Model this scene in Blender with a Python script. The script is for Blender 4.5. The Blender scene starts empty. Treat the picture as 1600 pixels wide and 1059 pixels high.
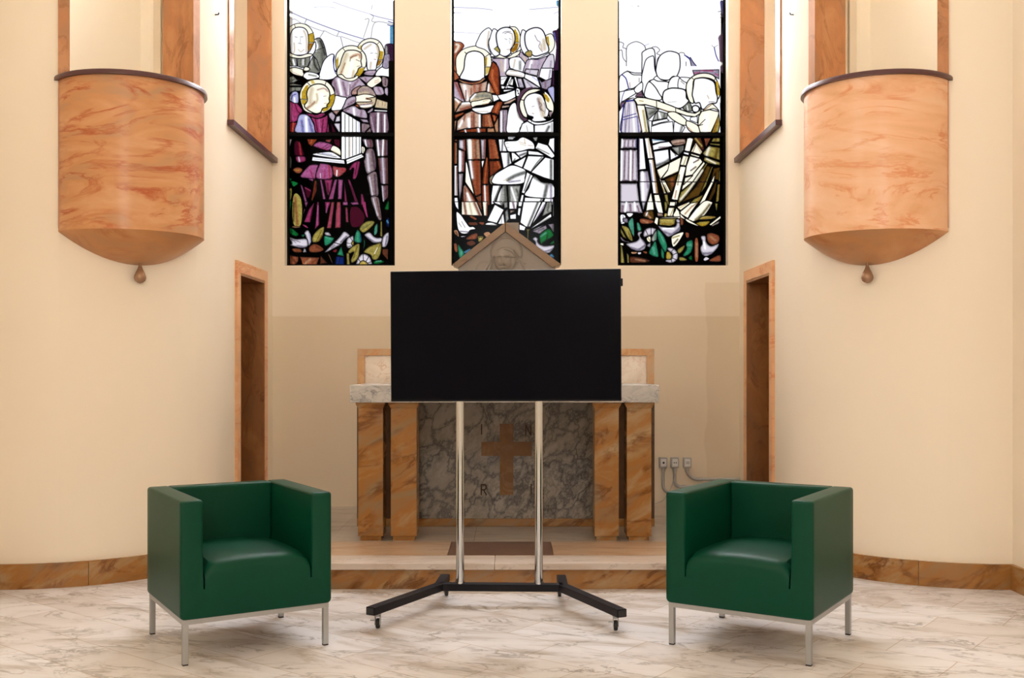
import bpy, bmesh, math, random
import numpy as np
from mathutils import Vector, Matrix

random.seed(7)
sc = bpy.context.scene
col = sc.collection
PI = math.pi

# ------------------------------------------------------------------ camera, sky, daylight, exposure
CAM_X, CAM_H, FPX, HORIZ = 0.05, 1.30, 1640.0, 570.0
cam_d = bpy.data.cameras.new('camera')
cam_d.sensor_width = 36.0
cam_d.lens = FPX / 1600 * 36.0
cam_d.shift_y = (HORIZ - 529.5) / 1600
cam_d.clip_start = 0.05
cam = bpy.data.objects.new('camera', cam_d)
cam.location = (CAM_X, 0, CAM_H)
cam.rotation_euler = (PI / 2, 0, 0)
col.objects.link(cam)
sc.camera = cam

SKY = 30.0
EXPO = -0.12
world = bpy.data.worlds.new('sky')
sc.world = world
world.use_nodes = True
wn = world.node_tree
bg = wn.nodes['Background']
bg.inputs[0].default_value = (0.93, 0.965, 1.0, 1)
bg.inputs[1].default_value = SKY

sc.view_settings.view_transform = 'Standard'
sc.view_settings.look = 'None'
sc.view_settings.gamma = 1.0
sc.view_settings.use_curve_mapping = False
sc.view_settings.exposure = EXPO
sc.cycles.max_bounces = 10
sc.cycles.diffuse_bounces = 6
sc.cycles.transparent_max_bounces = 12
sc.cycles.sample_clamp_indirect = 8.0
sc.cycles.use_denoising = True
sc.cycles.caustics_reflective = False
sc.cycles.caustics_refractive = False


def portal(name, loc, rot, sx, sy):
    d = bpy.data.lights.new(name, 'AREA')
    d.shape = 'RECTANGLE'
    d.size, d.size_y = sx, sy
    d.cycles.is_portal = True
    o = bpy.data.objects.new(name, d)
    o.location, o.rotation_euler = loc, rot
    col.objects.link(o)


ROOM_TOP = 6.2
HALF = 1.892
AY, AR, AX = 7.118, 1.028, 2.92        # centre and radius of the rounded side walls
BACK = 8.5
STEP = 0.155
# stained glass openings: centre x, width, bottom, top
WIN = [(-1.345, 0.892), (0.003, 0.892), (1.353, 0.892)]
WB, WT = 2.105, 5.7
GY = BACK + 0.10                        # plane of the glass
for i, (cx, w) in enumerate(WIN):
    portal('daylight_portal', (cx, GY + 0.12, (WB + WT) / 2), (-PI / 2, 0, 0), w, WT - WB)
# nave windows beside and behind the viewer
NAVE_WIN = {-1: [(-3.0, 0.9), (1.4, 0.8)], 1: [(-3.0, 0.5)]}   # side: y centre, width
NZ0, NZ1 = 3.7, 4.6
for s in (-1, 1):
    for (yc, w) in NAVE_WIN[s]:
        portal('daylight_portal', (s * 3.20, yc, (NZ0 + NZ1) / 2), (0, s * PI / 2, 0), NZ1 - NZ0, w)
portal('daylight_portal', (0, -6.25, 3.8), (PI / 2, 0, 0), 1.6, 1.2)


def warm_fill(name, loc, energy, size, colr, rot=(0, 0, 0)):
    d = bpy.data.lights.new(name, 'AREA')
    d.shape = 'DISK'
    d.size = size
    d.energy = energy
    d.color = colr
    o = bpy.data.objects.new(name, d)
    o.location, o.rotation_euler = loc, rot
    col.objects.link(o)


# added warm fill lights, unseen above and behind the viewer, stronger on the left
for (x, y) in ((-1.6, 1.2), (1.6, 1.2), (-1.6, -2.6), (1.6, -2.6)):
    warm_fill('warm_fill_light', (x, y, ROOM_TOP - 0.25), 26 if x < 0 else 6, 0.5, (1.0, 0.62, 0.32))


def px(x, y, Z):
    """point of the room seen at pixel (x, y) at depth Z"""
    return Vector((CAM_X + (x - 800) / FPX * Z, Z, CAM_H + (HORIZ - y) / FPX * Z))


# ------------------------------------------------------------------ helpers
def tag(o, label=None, cat=None, group=None, kind=None):
    if label: o['label'] = label
    if cat: o['category'] = cat
    if group: o['group'] = group
    if kind: o['kind'] = kind
    return o


def empty(name, loc, rz=0.0):
    o = bpy.data.objects.new(name, None)
    o.location = loc
    o.rotation_euler = (0, 0, rz)
    o.empty_display_size = 0.1
    col.objects.link(o)
    return o


def obj(name, bm, mat, parent=None, smooth=None, loc=None):
    bmesh.ops.recalc_face_normals(bm, faces=bm.faces[:])
    me = bpy.data.meshes.new(name)
    bm.to_mesh(me)
    bm.free()
    if smooth is not None:
        for p in me.polygons: p.use_smooth = True
        me.set_sharp_from_angle(angle=math.radians(smooth))
    mats = mat if isinstance(mat, (list, tuple)) else [mat]
    for m in mats: me.materials.append(m)
    o = bpy.data.objects.new(name, me)
    if loc is not None: o.location = loc
    col.objects.link(o)
    if parent is not None: o.parent = parent
    return o


def bev(o, w, seg=2, ang=40):
    m = o.modifiers.new('bevel', 'BEVEL')
    m.width = w
    m.segments = seg
    m.limit_method = 'ANGLE'
    m.angle_limit = math.radians(ang)
    m.harden_normals = False
    return o


def box(bm, x0, x1, y0, y1, z0, z1, mi=0, M=None):
    v = [bm.verts.new(Vector((x, y, z)) if M is None else M @ Vector((x, y, z)))
         for x in (x0, x1) for y in (y0, y1) for z in (z0, z1)]
    for f in ((0, 1, 3, 2), (4, 6, 7, 5), (0, 4, 5, 1), (2, 3, 7, 6), (0, 2, 6, 4), (1, 5, 7, 3)):
        fc = bm.faces.new([v[i] for i in f])
        fc.material_index = mi
    return v


def prism(bm, pts, z0, z1):
    """closed polygon pts (x, y) extruded from z0 to z1"""
    a = [bm.verts.new((p[0], p[1], z0)) for p in pts]
    b = [bm.verts.new((p[0], p[1], z1)) for p in pts]
    n = len(pts)
    for i in range(n):
        bm.faces.new((a[i], a[(i + 1) % n], b[(i + 1) % n], b[i]))
    bm.faces.new(a)
    bm.faces.new(b[::-1])


def prism_xz(bm, pts, y0, y1):
    a = [bm.verts.new((p[0], y0, p[1])) for p in pts]
    b = [bm.verts.new((p[0], y1, p[1])) for p in pts]
    n = len(pts)
    for i in range(n):
        bm.faces.new((a[i], a[(i + 1) % n], b[(i + 1) % n], b[i]))
    bm.faces.new(a)
    bm.faces.new(b[::-1])


def tube(bm, pts, r, seg=12, cap=True):
    pts = [Vector(p) for p in pts]
    rings = []
    up0 = None
    for i, p in enumerate(pts):
        if i == 0: d = pts[1] - p
        elif i == len(pts) - 1: d = p - pts[-2]
        else: d = (pts[i + 1] - p).normalized() + (p - pts[i - 1]).normalized()
        d.normalize()
        if up0 is None:
            up0 = Vector((0, 0, 1)) if abs(d.z) < 0.9 else Vector((1, 0, 0))
        a = d.cross(up0).normalized()
        b = a.cross(d).normalized()
        up0 = b
        rr = r[i] if isinstance(r, (list, tuple)) else r
        rings.append([bm.verts.new(p + a * math.cos(t) * rr + b * math.sin(t) * rr)
                      for t in [2 * PI * k / seg for k in range(seg)]])
    for i in range(len(rings) - 1):
        for k in range(seg):
            bm.faces.new((rings[i][k], rings[i][(k + 1) % seg], rings[i + 1][(k + 1) % seg], rings[i + 1][k]))
    if cap:
        bm.faces.new(rings[0][::-1])
        bm.faces.new(rings[-1])


def lathe(bm, prof, c=(0, 0, 0), seg=24):
    rings = []
    for (r, z) in prof:
        if r < 1e-5:
            rings.append([bm.verts.new((c[0], c[1], c[2] + z))])
        else:
            rings.append([bm.verts.new((c[0] + r * math.cos(2 * PI * k / seg), c[1] + r * math.sin(2 * PI * k / seg), c[2] + z)) for k in range(seg)])
    for a, b in zip(rings, rings[1:]):
        for k in range(seg):
            k2 = (k + 1) % seg
            if len(a) == 1 and len(b) == 1: continue
            if len(a) == 1: bm.faces.new((a[0], b[k], b[k2]))
            elif len(b) == 1: bm.faces.new((a[k], a[k2], b[0]))
            else: bm.faces.new((a[k], a[k2], b[k2], b[k]))


# ------------------------------------------------------------------ materials
def new_mat(name):
    m = bpy.data.materials.new(name)
    m.use_nodes = True
    nt = m.node_tree
    b = nt.nodes['Principled BSDF']
    return m, nt, b


def N(nt, t, **kw):
    n = nt.nodes.new(t)
    for k, v in kw.items():
        if k in n.inputs: n.inputs[k].default_value = v
        else: setattr(n, k, v)
    return n


def ramp(nt, fac, stops):
    r = nt.nodes.new('ShaderNodeValToRGB')
    cr = r.color_ramp
    while len(cr.elements) < len(stops): cr.elements.new(0.5)
    for e, (p, c) in zip(cr.elements, stops):
        e.position = p
        e.color = (*c, 1) if len(c) == 3 else c
    nt.links.new(fac, r.inputs[0])
    return r.outputs[0]


def mixc(nt, fac, a, b, mode='MIX'):
    m = nt.nodes.new('ShaderNodeMix')
    m.data_type = 'RGBA'
    m.blend_type = mode
    for s, v in ((m.inputs[0], fac), (m.inputs[6], a), (m.inputs[7], b)):
        if hasattr(v, 'is_linked'): nt.links.new(v, s)
        elif isinstance(v, (int, float)): s.default_value = v
        else: s.default_value = (*v, 1)
    return m.outputs[2]


def coords(nt, scale=(1, 1, 1), rot=(0, 0, 0), kind='Object'):
    tc = nt.nodes.new('ShaderNodeTexCoord')
    m0 = nt.nodes.new('ShaderNodeMapping')
    nt.links.new(tc.outputs[kind], m0.inputs[0])
    m0.inputs['Rotation'].default_value = rot
    mp = nt.nodes.new('ShaderNodeMapping')
    nt.links.new(m0.outputs[0], mp.inputs[0])
    mp.inputs['Scale'].default_value = scale
    return mp.outputs[0]


def noise(nt, vec, scale, detail=4, rough=0.5, dist=0.0):
    n = N(nt, 'ShaderNodeTexNoise', Scale=scale, Detail=detail, Roughness=rough, Distortion=dist)
    nt.links.new(vec, n.inputs['Vector'])
    return n.outputs['Fac']


def plain(name, c, rough=0.5, metal=0.0, spec=None, bump=None):
    m, nt, b = new_mat(name)
    b.inputs['Base Color'].default_value = (*c, 1)
    b.inputs['Roughness'].default_value = rough
    b.inputs['Metallic'].default_value = metal
    if spec is not None: b.inputs['Specular IOR Level'].default_value = spec
    v = coords(nt)
    f = noise(nt, v, bump[0] if bump else 30, 5)
    if bump:
        bp = N(nt, 'ShaderNodeBump', Strength=bump[1], Distance=0.002)
        nt.links.new(f, bp.inputs['Height'])
        nt.links.new(bp.outputs[0], b.inputs['Normal'])
    c2 = tuple(x * 0.93 for x in c)
    nt.links.new(mixc(nt, f, c, c2), b.inputs['Base Color'])
    return m


def plaster(name, c, c2, scale=1.2, band=None):
    m, nt, b = new_mat(name)
    v = coords(nt)
    f = noise(nt, v, scale, 5, 0.6)
    cc = mixc(nt, f, c, c2)
    if band:                                     # an older coat of paint with its own edges
        zb, cb, extra = band
        sep = nt.nodes.new('ShaderNodeSeparateXYZ')
        nt.links.new(v, sep.inputs[0])
        wob = noise(nt, v, 2.0, 3)
        def lt(sock, val, w):
            a = N(nt, 'ShaderNodeMath', operation='MULTIPLY_ADD')
            nt.links.new(wob, a.inputs[0]); a.inputs[1].default_value = w; nt.links.new(sock, a.inputs[2])
            k = N(nt, 'ShaderNodeMapRange')
            nt.links.new(a.outputs[0], k.inputs[0])
            k.inputs[1].default_value = val + w * .5 - .006; k.inputs[2].default_value = val + w * .5 + .006
            k.inputs[3].default_value = 1; k.inputs[4].default_value = 0
            return k.outputs[0]
        cc = mixc(nt, lt(sep.outputs[2], zb, 0.01), cc, cb)
        inv = N(nt, 'ShaderNodeMath', operation='SUBTRACT'); inv.inputs[0].default_value = 1
        nt.links.new(lt(sep.outputs[0], extra[0], 0.12), inv.inputs[1])
        up = N(nt, 'ShaderNodeMath', operation='MULTIPLY'); nt.links.new(inv.outputs[0], up.inputs[0])
        nt.links.new(lt(sep.outputs[2], extra[1], 0.05), up.inputs[1])
        cc = mixc(nt, up.outputs[0], cc, extra[2], 'MULTIPLY')
    nt.links.new(cc, b.inputs['Base Color'])
    b.inputs['Roughness'].default_value = 0.6
    b.inputs['Specular IOR Level'].default_value = 0.3
    bp = N(nt, 'ShaderNodeBump', Strength=0.08, Distance=0.004)
    nt.links.new(noise(nt, v, 9, 6), bp.inputs['Height'])
    nt.links.new(bp.outputs[0], b.inputs['Normal'])
    return m


def marble(name, ca, cb, cc, vein, scale=(1, 1, 1), rot=(0, 0, 0), s1=2.0, s2=3.0, vw=0.04, vamt=0.7, rough=0.25, dist=1.2, joints=None, kind='Object', spec=0.3):
    """clouded stone: three body colours and thin veins"""
    m, nt, b = new_mat(name)
    v = coords(nt, scale, rot, kind)
    f1 = noise(nt, v, s1, 6, 0.6, dist)
    body = ramp(nt, f1, [(0.30, ca), (0.50, cb), (0.70, cc)])
    f2 = noise(nt, v, s2, 7, 0.62, dist * 1.3)
    ab = N(nt, 'ShaderNodeMath', operation='SUBTRACT'); nt.links.new(f2, ab.inputs[0]); ab.inputs[1].default_value = 0.5
    ab2 = N(nt, 'ShaderNodeMath', operation='ABSOLUTE'); nt.links.new(ab.outputs[0], ab2.inputs[0])
    mr = N(nt, 'ShaderNodeMapRange'); nt.links.new(ab2.outputs[0], mr.inputs[0])
    mr.inputs[1].default_value = 0.0; mr.inputs[2].default_value = vw
    mr.inputs[3].default_value = vamt; mr.inputs[4].default_value = 0.0
    # veins come and go
    f3 = noise(nt, v, s1 * 1.7, 3, 0.5)
    mr3 = N(nt, 'ShaderNodeMapRange'); nt.links.new(f3, mr3.inputs[0])
    mr3.inputs[1].default_value = 0.40; mr3.inputs[2].default_value = 0.62
    mu = N(nt, 'ShaderNodeMath', operation='MULTIPLY'); nt.links.new(mr.outputs[0], mu.inputs[0]); nt.links.new(mr3.outputs[0], mu.inputs[1])
    c = mixc(nt, mu.outputs[0], body, vein)
    if joints: c = joints(nt, c)
    nt.links.new(c, b.inputs['Base Color'])
    b.inputs['Roughness'].default_value = rough
    b.inputs['Specular IOR Level'].default_value = spec
    return m


def floor_joints(nt, c):
    v = coords(nt, (1, 1, 1), (0, 0, math.radians(38)))
    w = N(nt, 'ShaderNodeTexNoise', Scale=1.5, Detail=1)
    nt.links.new(v, w.inputs['Vector'])
    vv = N(nt, 'ShaderNodeVectorMath', operation='MULTIPLY_ADD')
    nt.links.new(w.outputs['Color'], vv.inputs[0]); vv.inputs[1].default_value = (.03, .03, 0); nt.links.new(v, vv.inputs[2])
    br = nt.nodes.new('ShaderNodeTexBrick')
    nt.links.new(vv.outputs[0], br.inputs['Vector'])
    br.inputs['Color1'].default_value = (1, 1, 1, 1)
    br.inputs['Color2'].default_value = (0.86, 0.82, 0.78, 1)
    br.inputs['Mortar'].default_value = (0.62, 0.50, 0.40, 1)
    br.inputs['Scale'].default_value = 1.0
    br.inputs['Mortar Size'].default_value = 0.003
    br.inputs['Mortar Smooth'].default_value = 0.6
    br.inputs['Brick Width'].default_value = 0.62
    br.inputs['Row Height'].default_value = 0.27
    return mixc(nt, 1.0, c, br.outputs['Color'], 'MULTIPLY')


M = {}
M['plaster'] = plaster('cream_plaster', (0.865, 0.78, 0.65), (0.835, 0.74, 0.60))
M['plaster_back'] = plaster('cream_plaster_with_old_coat', (0.865, 0.78, 0.65), (0.835, 0.74, 0.60),
                            band=(1.695, (0.76, 0.655, 0.50), (1.62, 1.97, (0.93, 0.91, 0.88))))
M['ceiling'] = plaster('ceiling_plaster', (0.84, 0.80, 0.72), (0.80, 0.76, 0.68))
M['floor'] = marble('white_floor_marble', (0.88, 0.89, 0.93), (0.81, 0.81, 0.84), (0.46, 0.40, 0.34), (0.17, 0.145, 0.13),
                    scale=(1.0, 2.2, 1), rot=(0, 0, 0.25), s1=1.6, s2=2.2, vw=0.035, vamt=0.75, rough=0.28, joints=floor_joints)
M['step_top'] = marble('peach_step_marble', (0.54, 0.43, 0.34), (0.50, 0.34, 0.22), (0.40, 0.24, 0.13), (0.28, 0.12, 0.05),
                       scale=(0.7, 2.5, 2), s1=2.0, s2=2.6, vw=0.03, rough=0.3)
M['step_pale'] = marble('grey_step_marble', (0.48, 0.43, 0.38), (0.42, 0.36, 0.30), (0.30, 0.24, 0.19), (0.16, 0.13, 0.12),
                        scale=(0.7, 2.2, 2), s1=2.0, s2=2.6, vw=0.03, rough=0.3)
M['inlay'] = marble('dark_inlay_marble', (0.15, 0.075, 0.045), (0.13, 0.06, 0.035), (0.18, 0.095, 0.06), (0.25, 0.16, 0.1), s1=4, s2=5, rough=0.3, vamt=0.3)
M['nosing'] = marble('pale_nosing_marble', (0.62, 0.55, 0.50), (0.56, 0.47, 0.40), (0.44, 0.34, 0.26), (0.22, 0.15, 0.12), scale=(0.7, 2.5, 2), s1=2.2, s2=2.2, vw=0.02, rough=0.3)
M['ochre'] = marble('ochre_marble', (0.40, 0.28, 0.15), (0.33, 0.145, 0.035), (0.25, 0.18, 0.10), (0.13, 0.04, 0.008),
                    scale=(1.0, 1.0, 2.6), rot=(0.2, 0.45, 0), s1=2.4, s2=1.7, vw=0.05, vamt=0.85, rough=0.25, dist=0.5)
M['peach'] = marble('peach_marble', (0.82, 0.50, 0.30), (0.78, 0.43, 0.22), (0.66, 0.40, 0.23), (0.62, 0.16, 0.04),
                    scale=(0.8, 0.8, 3.2), rot=(0.05, 0.08, 0), s1=1.6, s2=1.5, vw=0.045, vamt=0.75, rough=0.30, dist=0.8)
M['brown_dark'] = marble('dark_brown_marble', (0.36, 0.17, 0.065), (0.29, 0.12, 0.04), (0.22, 0.11, 0.05), (0.12, 0.04, 0.012), scale=(1.6, 1.6, 0.8), s1=2.4, s2=2.2, vw=0.05, vamt=0.6, rough=0.35, dist=1.2)
M['brown'] = marble('brown_marble', (0.55, 0.27, 0.12), (0.46, 0.20, 0.08), (0.36, 0.19, 0.10), (0.20, 0.07, 0.02),
                    scale=(1.6, 1.6, 0.8), s1=2.4, s2=2.2, vw=0.05, vamt=0.6, rough=0.3, dist=1.6)
M['white_marble'] = marble('grey_veined_white_marble', (0.44, 0.41, 0.37), (0.37, 0.34, 0.31), (0.25, 0.23, 0.21), (0.09, 0.08, 0.08),
                           scale=(2.0, 1.5, 1.0), rot=(0, -0.7, 0), s1=2.6, s2=2.3, vw=0.035, vamt=0.9, rough=0.25, dist=0.7)

def breccia(name, blotch, field, vein, scale, rough=0.25):
    m, nt, b = new_mat(name)
    v = coords(nt, (1.25, 1, 0.85), (0, -0.6, 0))
    w = N(nt, 'ShaderNodeTexNoise', Scale=4.0, Detail=5, Roughness=0.6)
    nt.links.new(v, w.inputs['Vector'])
    vv = N(nt, 'ShaderNodeVectorMath', operation='MULTIPLY_ADD')
    nt.links.new(w.outputs['Color'], vv.inputs[0]); vv.inputs[1].default_value = (.55, .55, .55); nt.links.new(v, vv.inputs[2])
    def vor(s):
        n = N(nt, 'ShaderNodeTexVoronoi', Scale=s); n.feature = 'DISTANCE_TO_EDGE'
        nt.links.new(vv.outputs[0], n.inputs['Vector']); return n.outputs['Distance']
    c = ramp(nt, vor(scale), [(0.0, vein), (0.07, field), (0.20, blotch), (0.5, blotch)])
    c2 = ramp(nt, vor(scale * 2.3), [(0.0, (0.55, 0.54, 0.54)), (0.10, (0.85, 0.85, 0.85)), (0.25, (1, 1, 1)), (0.5, (1, 1, 1))])
    f = noise(nt, v, 2.0, 5, 0.6)
    k = N(nt, 'ShaderNodeMapRange'); nt.links.new(f, k.inputs[0]); k.inputs[1].default_value = .42; k.inputs[2].default_value = .6
    c = mixc(nt, k.outputs[0], c, c2, 'MULTIPLY')
    f2 = noise(nt, v, 5.0, 6, 0.65)
    c = mixc(nt, 1.0, c, ramp(nt, f2, [(0.3, (0.72, 0.71, 0.70)), (0.6, (1, 1, 1))]), 'MULTIPLY')
    nt.links.new(c, b.inputs['Base Color']); b.inputs['Roughness'].default_value = rough
    b.inputs['Specular IOR Level'].default_value = 0.25
    return m
M['white_marble'] = breccia('grey_breccia_marble', (0.36, 0.32, 0.275), (0.27, 0.24, 0.21), (0.13, 0.115, 0.105), 5.5)
M['slab_marble'] = marble('pale_slab_marble', (0.55, 0.53, 0.50), (0.47, 0.45, 0.43), (0.35, 0.34, 0.33), (0.12, 0.12, 0.13),
                          scale=(1, 1, 1.6), s1=4, s2=5, vw=0.035, vamt=0.8, rough=0.25, dist=2.0)
M['shaded_pier'] = marble('shaded_brown_marble', (0.10, 0.055, 0.025), (0.085, 0.045, 0.02), (0.07, 0.035, 0.018), (0.04, 0.02, 0.01), rough=0.35)  # shade between the pillars is put into this brown
M['tan'] = marble('tan_frame_marble', (0.55, 0.36, 0.20), (0.52, 0.29, 0.13), (0.46, 0.33, 0.21), (0.40, 0.14, 0.04), s1=4, s2=3, rough=0.3, vamt=0.5)
M['cream_marble'] = marble('cream_veined_marble', (0.84, 0.78, 0.70), (0.80, 0.72, 0.63), (0.70, 0.60, 0.50), (0.55, 0.30, 0.2),
                           s1=3, s2=3, vw=0.02, vamt=0.6, rough=0.25, dist=2.0)
M['gable'] = marble('dull_ochre_marble', (0.22, 0.13, 0.05), (0.19, 0.10, 0.028), (0.17, 0.11, 0.055), (0.11, 0.04, 0.008), s1=3, s2=3, rough=0.3)
M['relief'] = plain('carved_grey_stone', (0.25, 0.215, 0.185), 0.55, bump=(60, 0.2))
M['rail'] = plain('dark_painted_rail', (0.075, 0.022, 0.025), 0.3)
M['cross'] = marble('brown_cross_marble', (0.19, 0.075, 0.008), (0.165, 0.062, 0.007), (0.22, 0.095, 0.015), (0.34, 0.2, 0.09), s1=3, s2=4, vamt=0.35, rough=0.25)
M['engrave'] = plain('engraved_letter', (0.045, 0.022, 0.008), 0.7, spec=0.1)
M['leather'] = plain('green_leather', (0.0, 0.046, 0.023), 0.42, spec=0.16, bump=(420, 0.10))
M['slit'] = plain('dark_seam', (0.0, 0.02, 0.01), 0.8)
M['steel_paint'] = plain('silver_painted_steel', (0.38, 0.385, 0.385), 0.38, 0.6)
M['chrome'] = plain('polished_chrome', (0.56, 0.57, 0.58), 0.12, 1.0)
M['black_metal'] = plain('black_powder_coat', (0.007, 0.006, 0.009), 0.42, spec=0.15)
M['black_rubber'] = plain('black_rubber', (0.015, 0.015, 0.015), 0.6)
M['screen'] = plain('dark_glossy_screen', (0.002, 0.0022, 0.005), 0.12, spec=0.05)
M['bezel'] = plain('black_bezel', (0.004, 0.004, 0.006), 0.35, spec=0.12)
M['grey_plastic'] = plain('grey_plastic', (0.42, 0.42, 0.40), 0.45)
M['white_plastic'] = plain('white_plastic', (0.72, 0.72, 0.70), 0.4)
M['dark_plastic'] = plain('dark_plastic', (0.03, 0.03, 0.03), 0.5)
M['lead'] = plain('black_lead', (0.004, 0.004, 0.004), 0.7, spec=0.05)
M['brass'] = plain('aged_brass_glass', (0.34, 0.20, 0.12), 0.25, 0.4)


# ------------------------------------------------------------------ shell of the room
def struct(name, bm, mat, smooth=None, parent=None):
    o = obj(name, bm, mat, parent, smooth)
    if parent is None: o['kind'] = 'structure'
    return o


bm = bmesh.new(); box(bm, -3.3, 3.3, -6.3, 9.0, -0.2, 0); struct('floor', bm, M['floor'])
bm = bmesh.new(); box(bm, -3.3, 3.3, -6.3, 8.75, ROOM_TOP, ROOM_TOP + 0.2); struct('ceiling', bm, M['ceiling'])

# back wall with three tall openings (and their splayed plaster reveals)
bm = bmesh.new()
xs = [-HALF - 0.3]
for cx, w in WIN: xs += [cx - w / 2, cx + w / 2]
xs.append(HALF + 0.3)
for i in range(0, 8, 2): box(bm, xs[i], xs[i + 1], BACK, BACK + 0.3, 0, ROOM_TOP)
for i in range(1, 7, 2):
    box(bm, xs[i], xs[i + 1], BACK, BACK + 0.3, 0, WB)
    box(bm, xs[i], xs[i + 1], BACK, BACK + 0.3, WT, ROOM_TOP)
bmesh.ops.remove_doubles(bm, verts=bm.verts[:], dist=1e-5)
struct('wall_back', bm, M['plaster_back'])


def wall_pt(kind, t, off=0.0):
    """left wall (axis coords): kind 's' straight at y=t; 'a' arc at angle t degrees; off = outward offset"""
    if kind == 's': return (-HALF - off, t)
    a = math.radians(t)
    return (-AX + (AR - off) * math.cos(a), AY - (AR - off) * math.sin(a))


WTHK = 0.22
def seg_path(a, b, off):
    """list of points between path parameters a, b; path parameter: y for >AY, or -(angle) for arc"""
    pts = []
    def one(p): return wall_pt('s', p, off) if p > 0 else wall_pt('a', -p, off)
    pts.append(one(a))
    if b <= 0:
        a0 = min(a, 0.0) if a <= 0 else 0.0
        if a > 0: pts.append(wall_pt('a', 0, off))
        n = max(1, int(round((a0 - b) / 2.5)))
        for k in range(1, n + 1): pts.append(wall_pt('a', -(a0 + (b - a0) * k / n), off))
    else:
        pts.append(one(b))
    return pts


def strip(bm, a, b, z0, z1, o0=0.0, o1=WTHK, s=1):
    A = seg_path(a, b, o0); B = seg_path(a, b, o1)
    n = len(A)
    va = [[bm.verts.new((s * p[0], p[1], z)) for p in A] for z in (z0, z1)]
    vb = [[bm.verts.new((s * p[0], p[1], z)) for p in B] for z in (z0, z1)]
    for i in range(n - 1):
        bm.faces.new((va[0][i], va[0][i + 1], va[1][i + 1], va[1][i]))
        bm.faces.new((vb[0][i], vb[1][i], vb[1][i + 1], vb[0][i + 1]))
        bm.faces.new((va[0][i], vb[0][i], vb[0][i + 1], va[0][i + 1]))
        bm.faces.new((va[1][i], va[1][i + 1], vb[1][i + 1], vb[1][i]))
    for i in (0, n - 1):
        bm.faces.new((va[0][i], va[1][i], vb[1][i], vb[0][i]))


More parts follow.
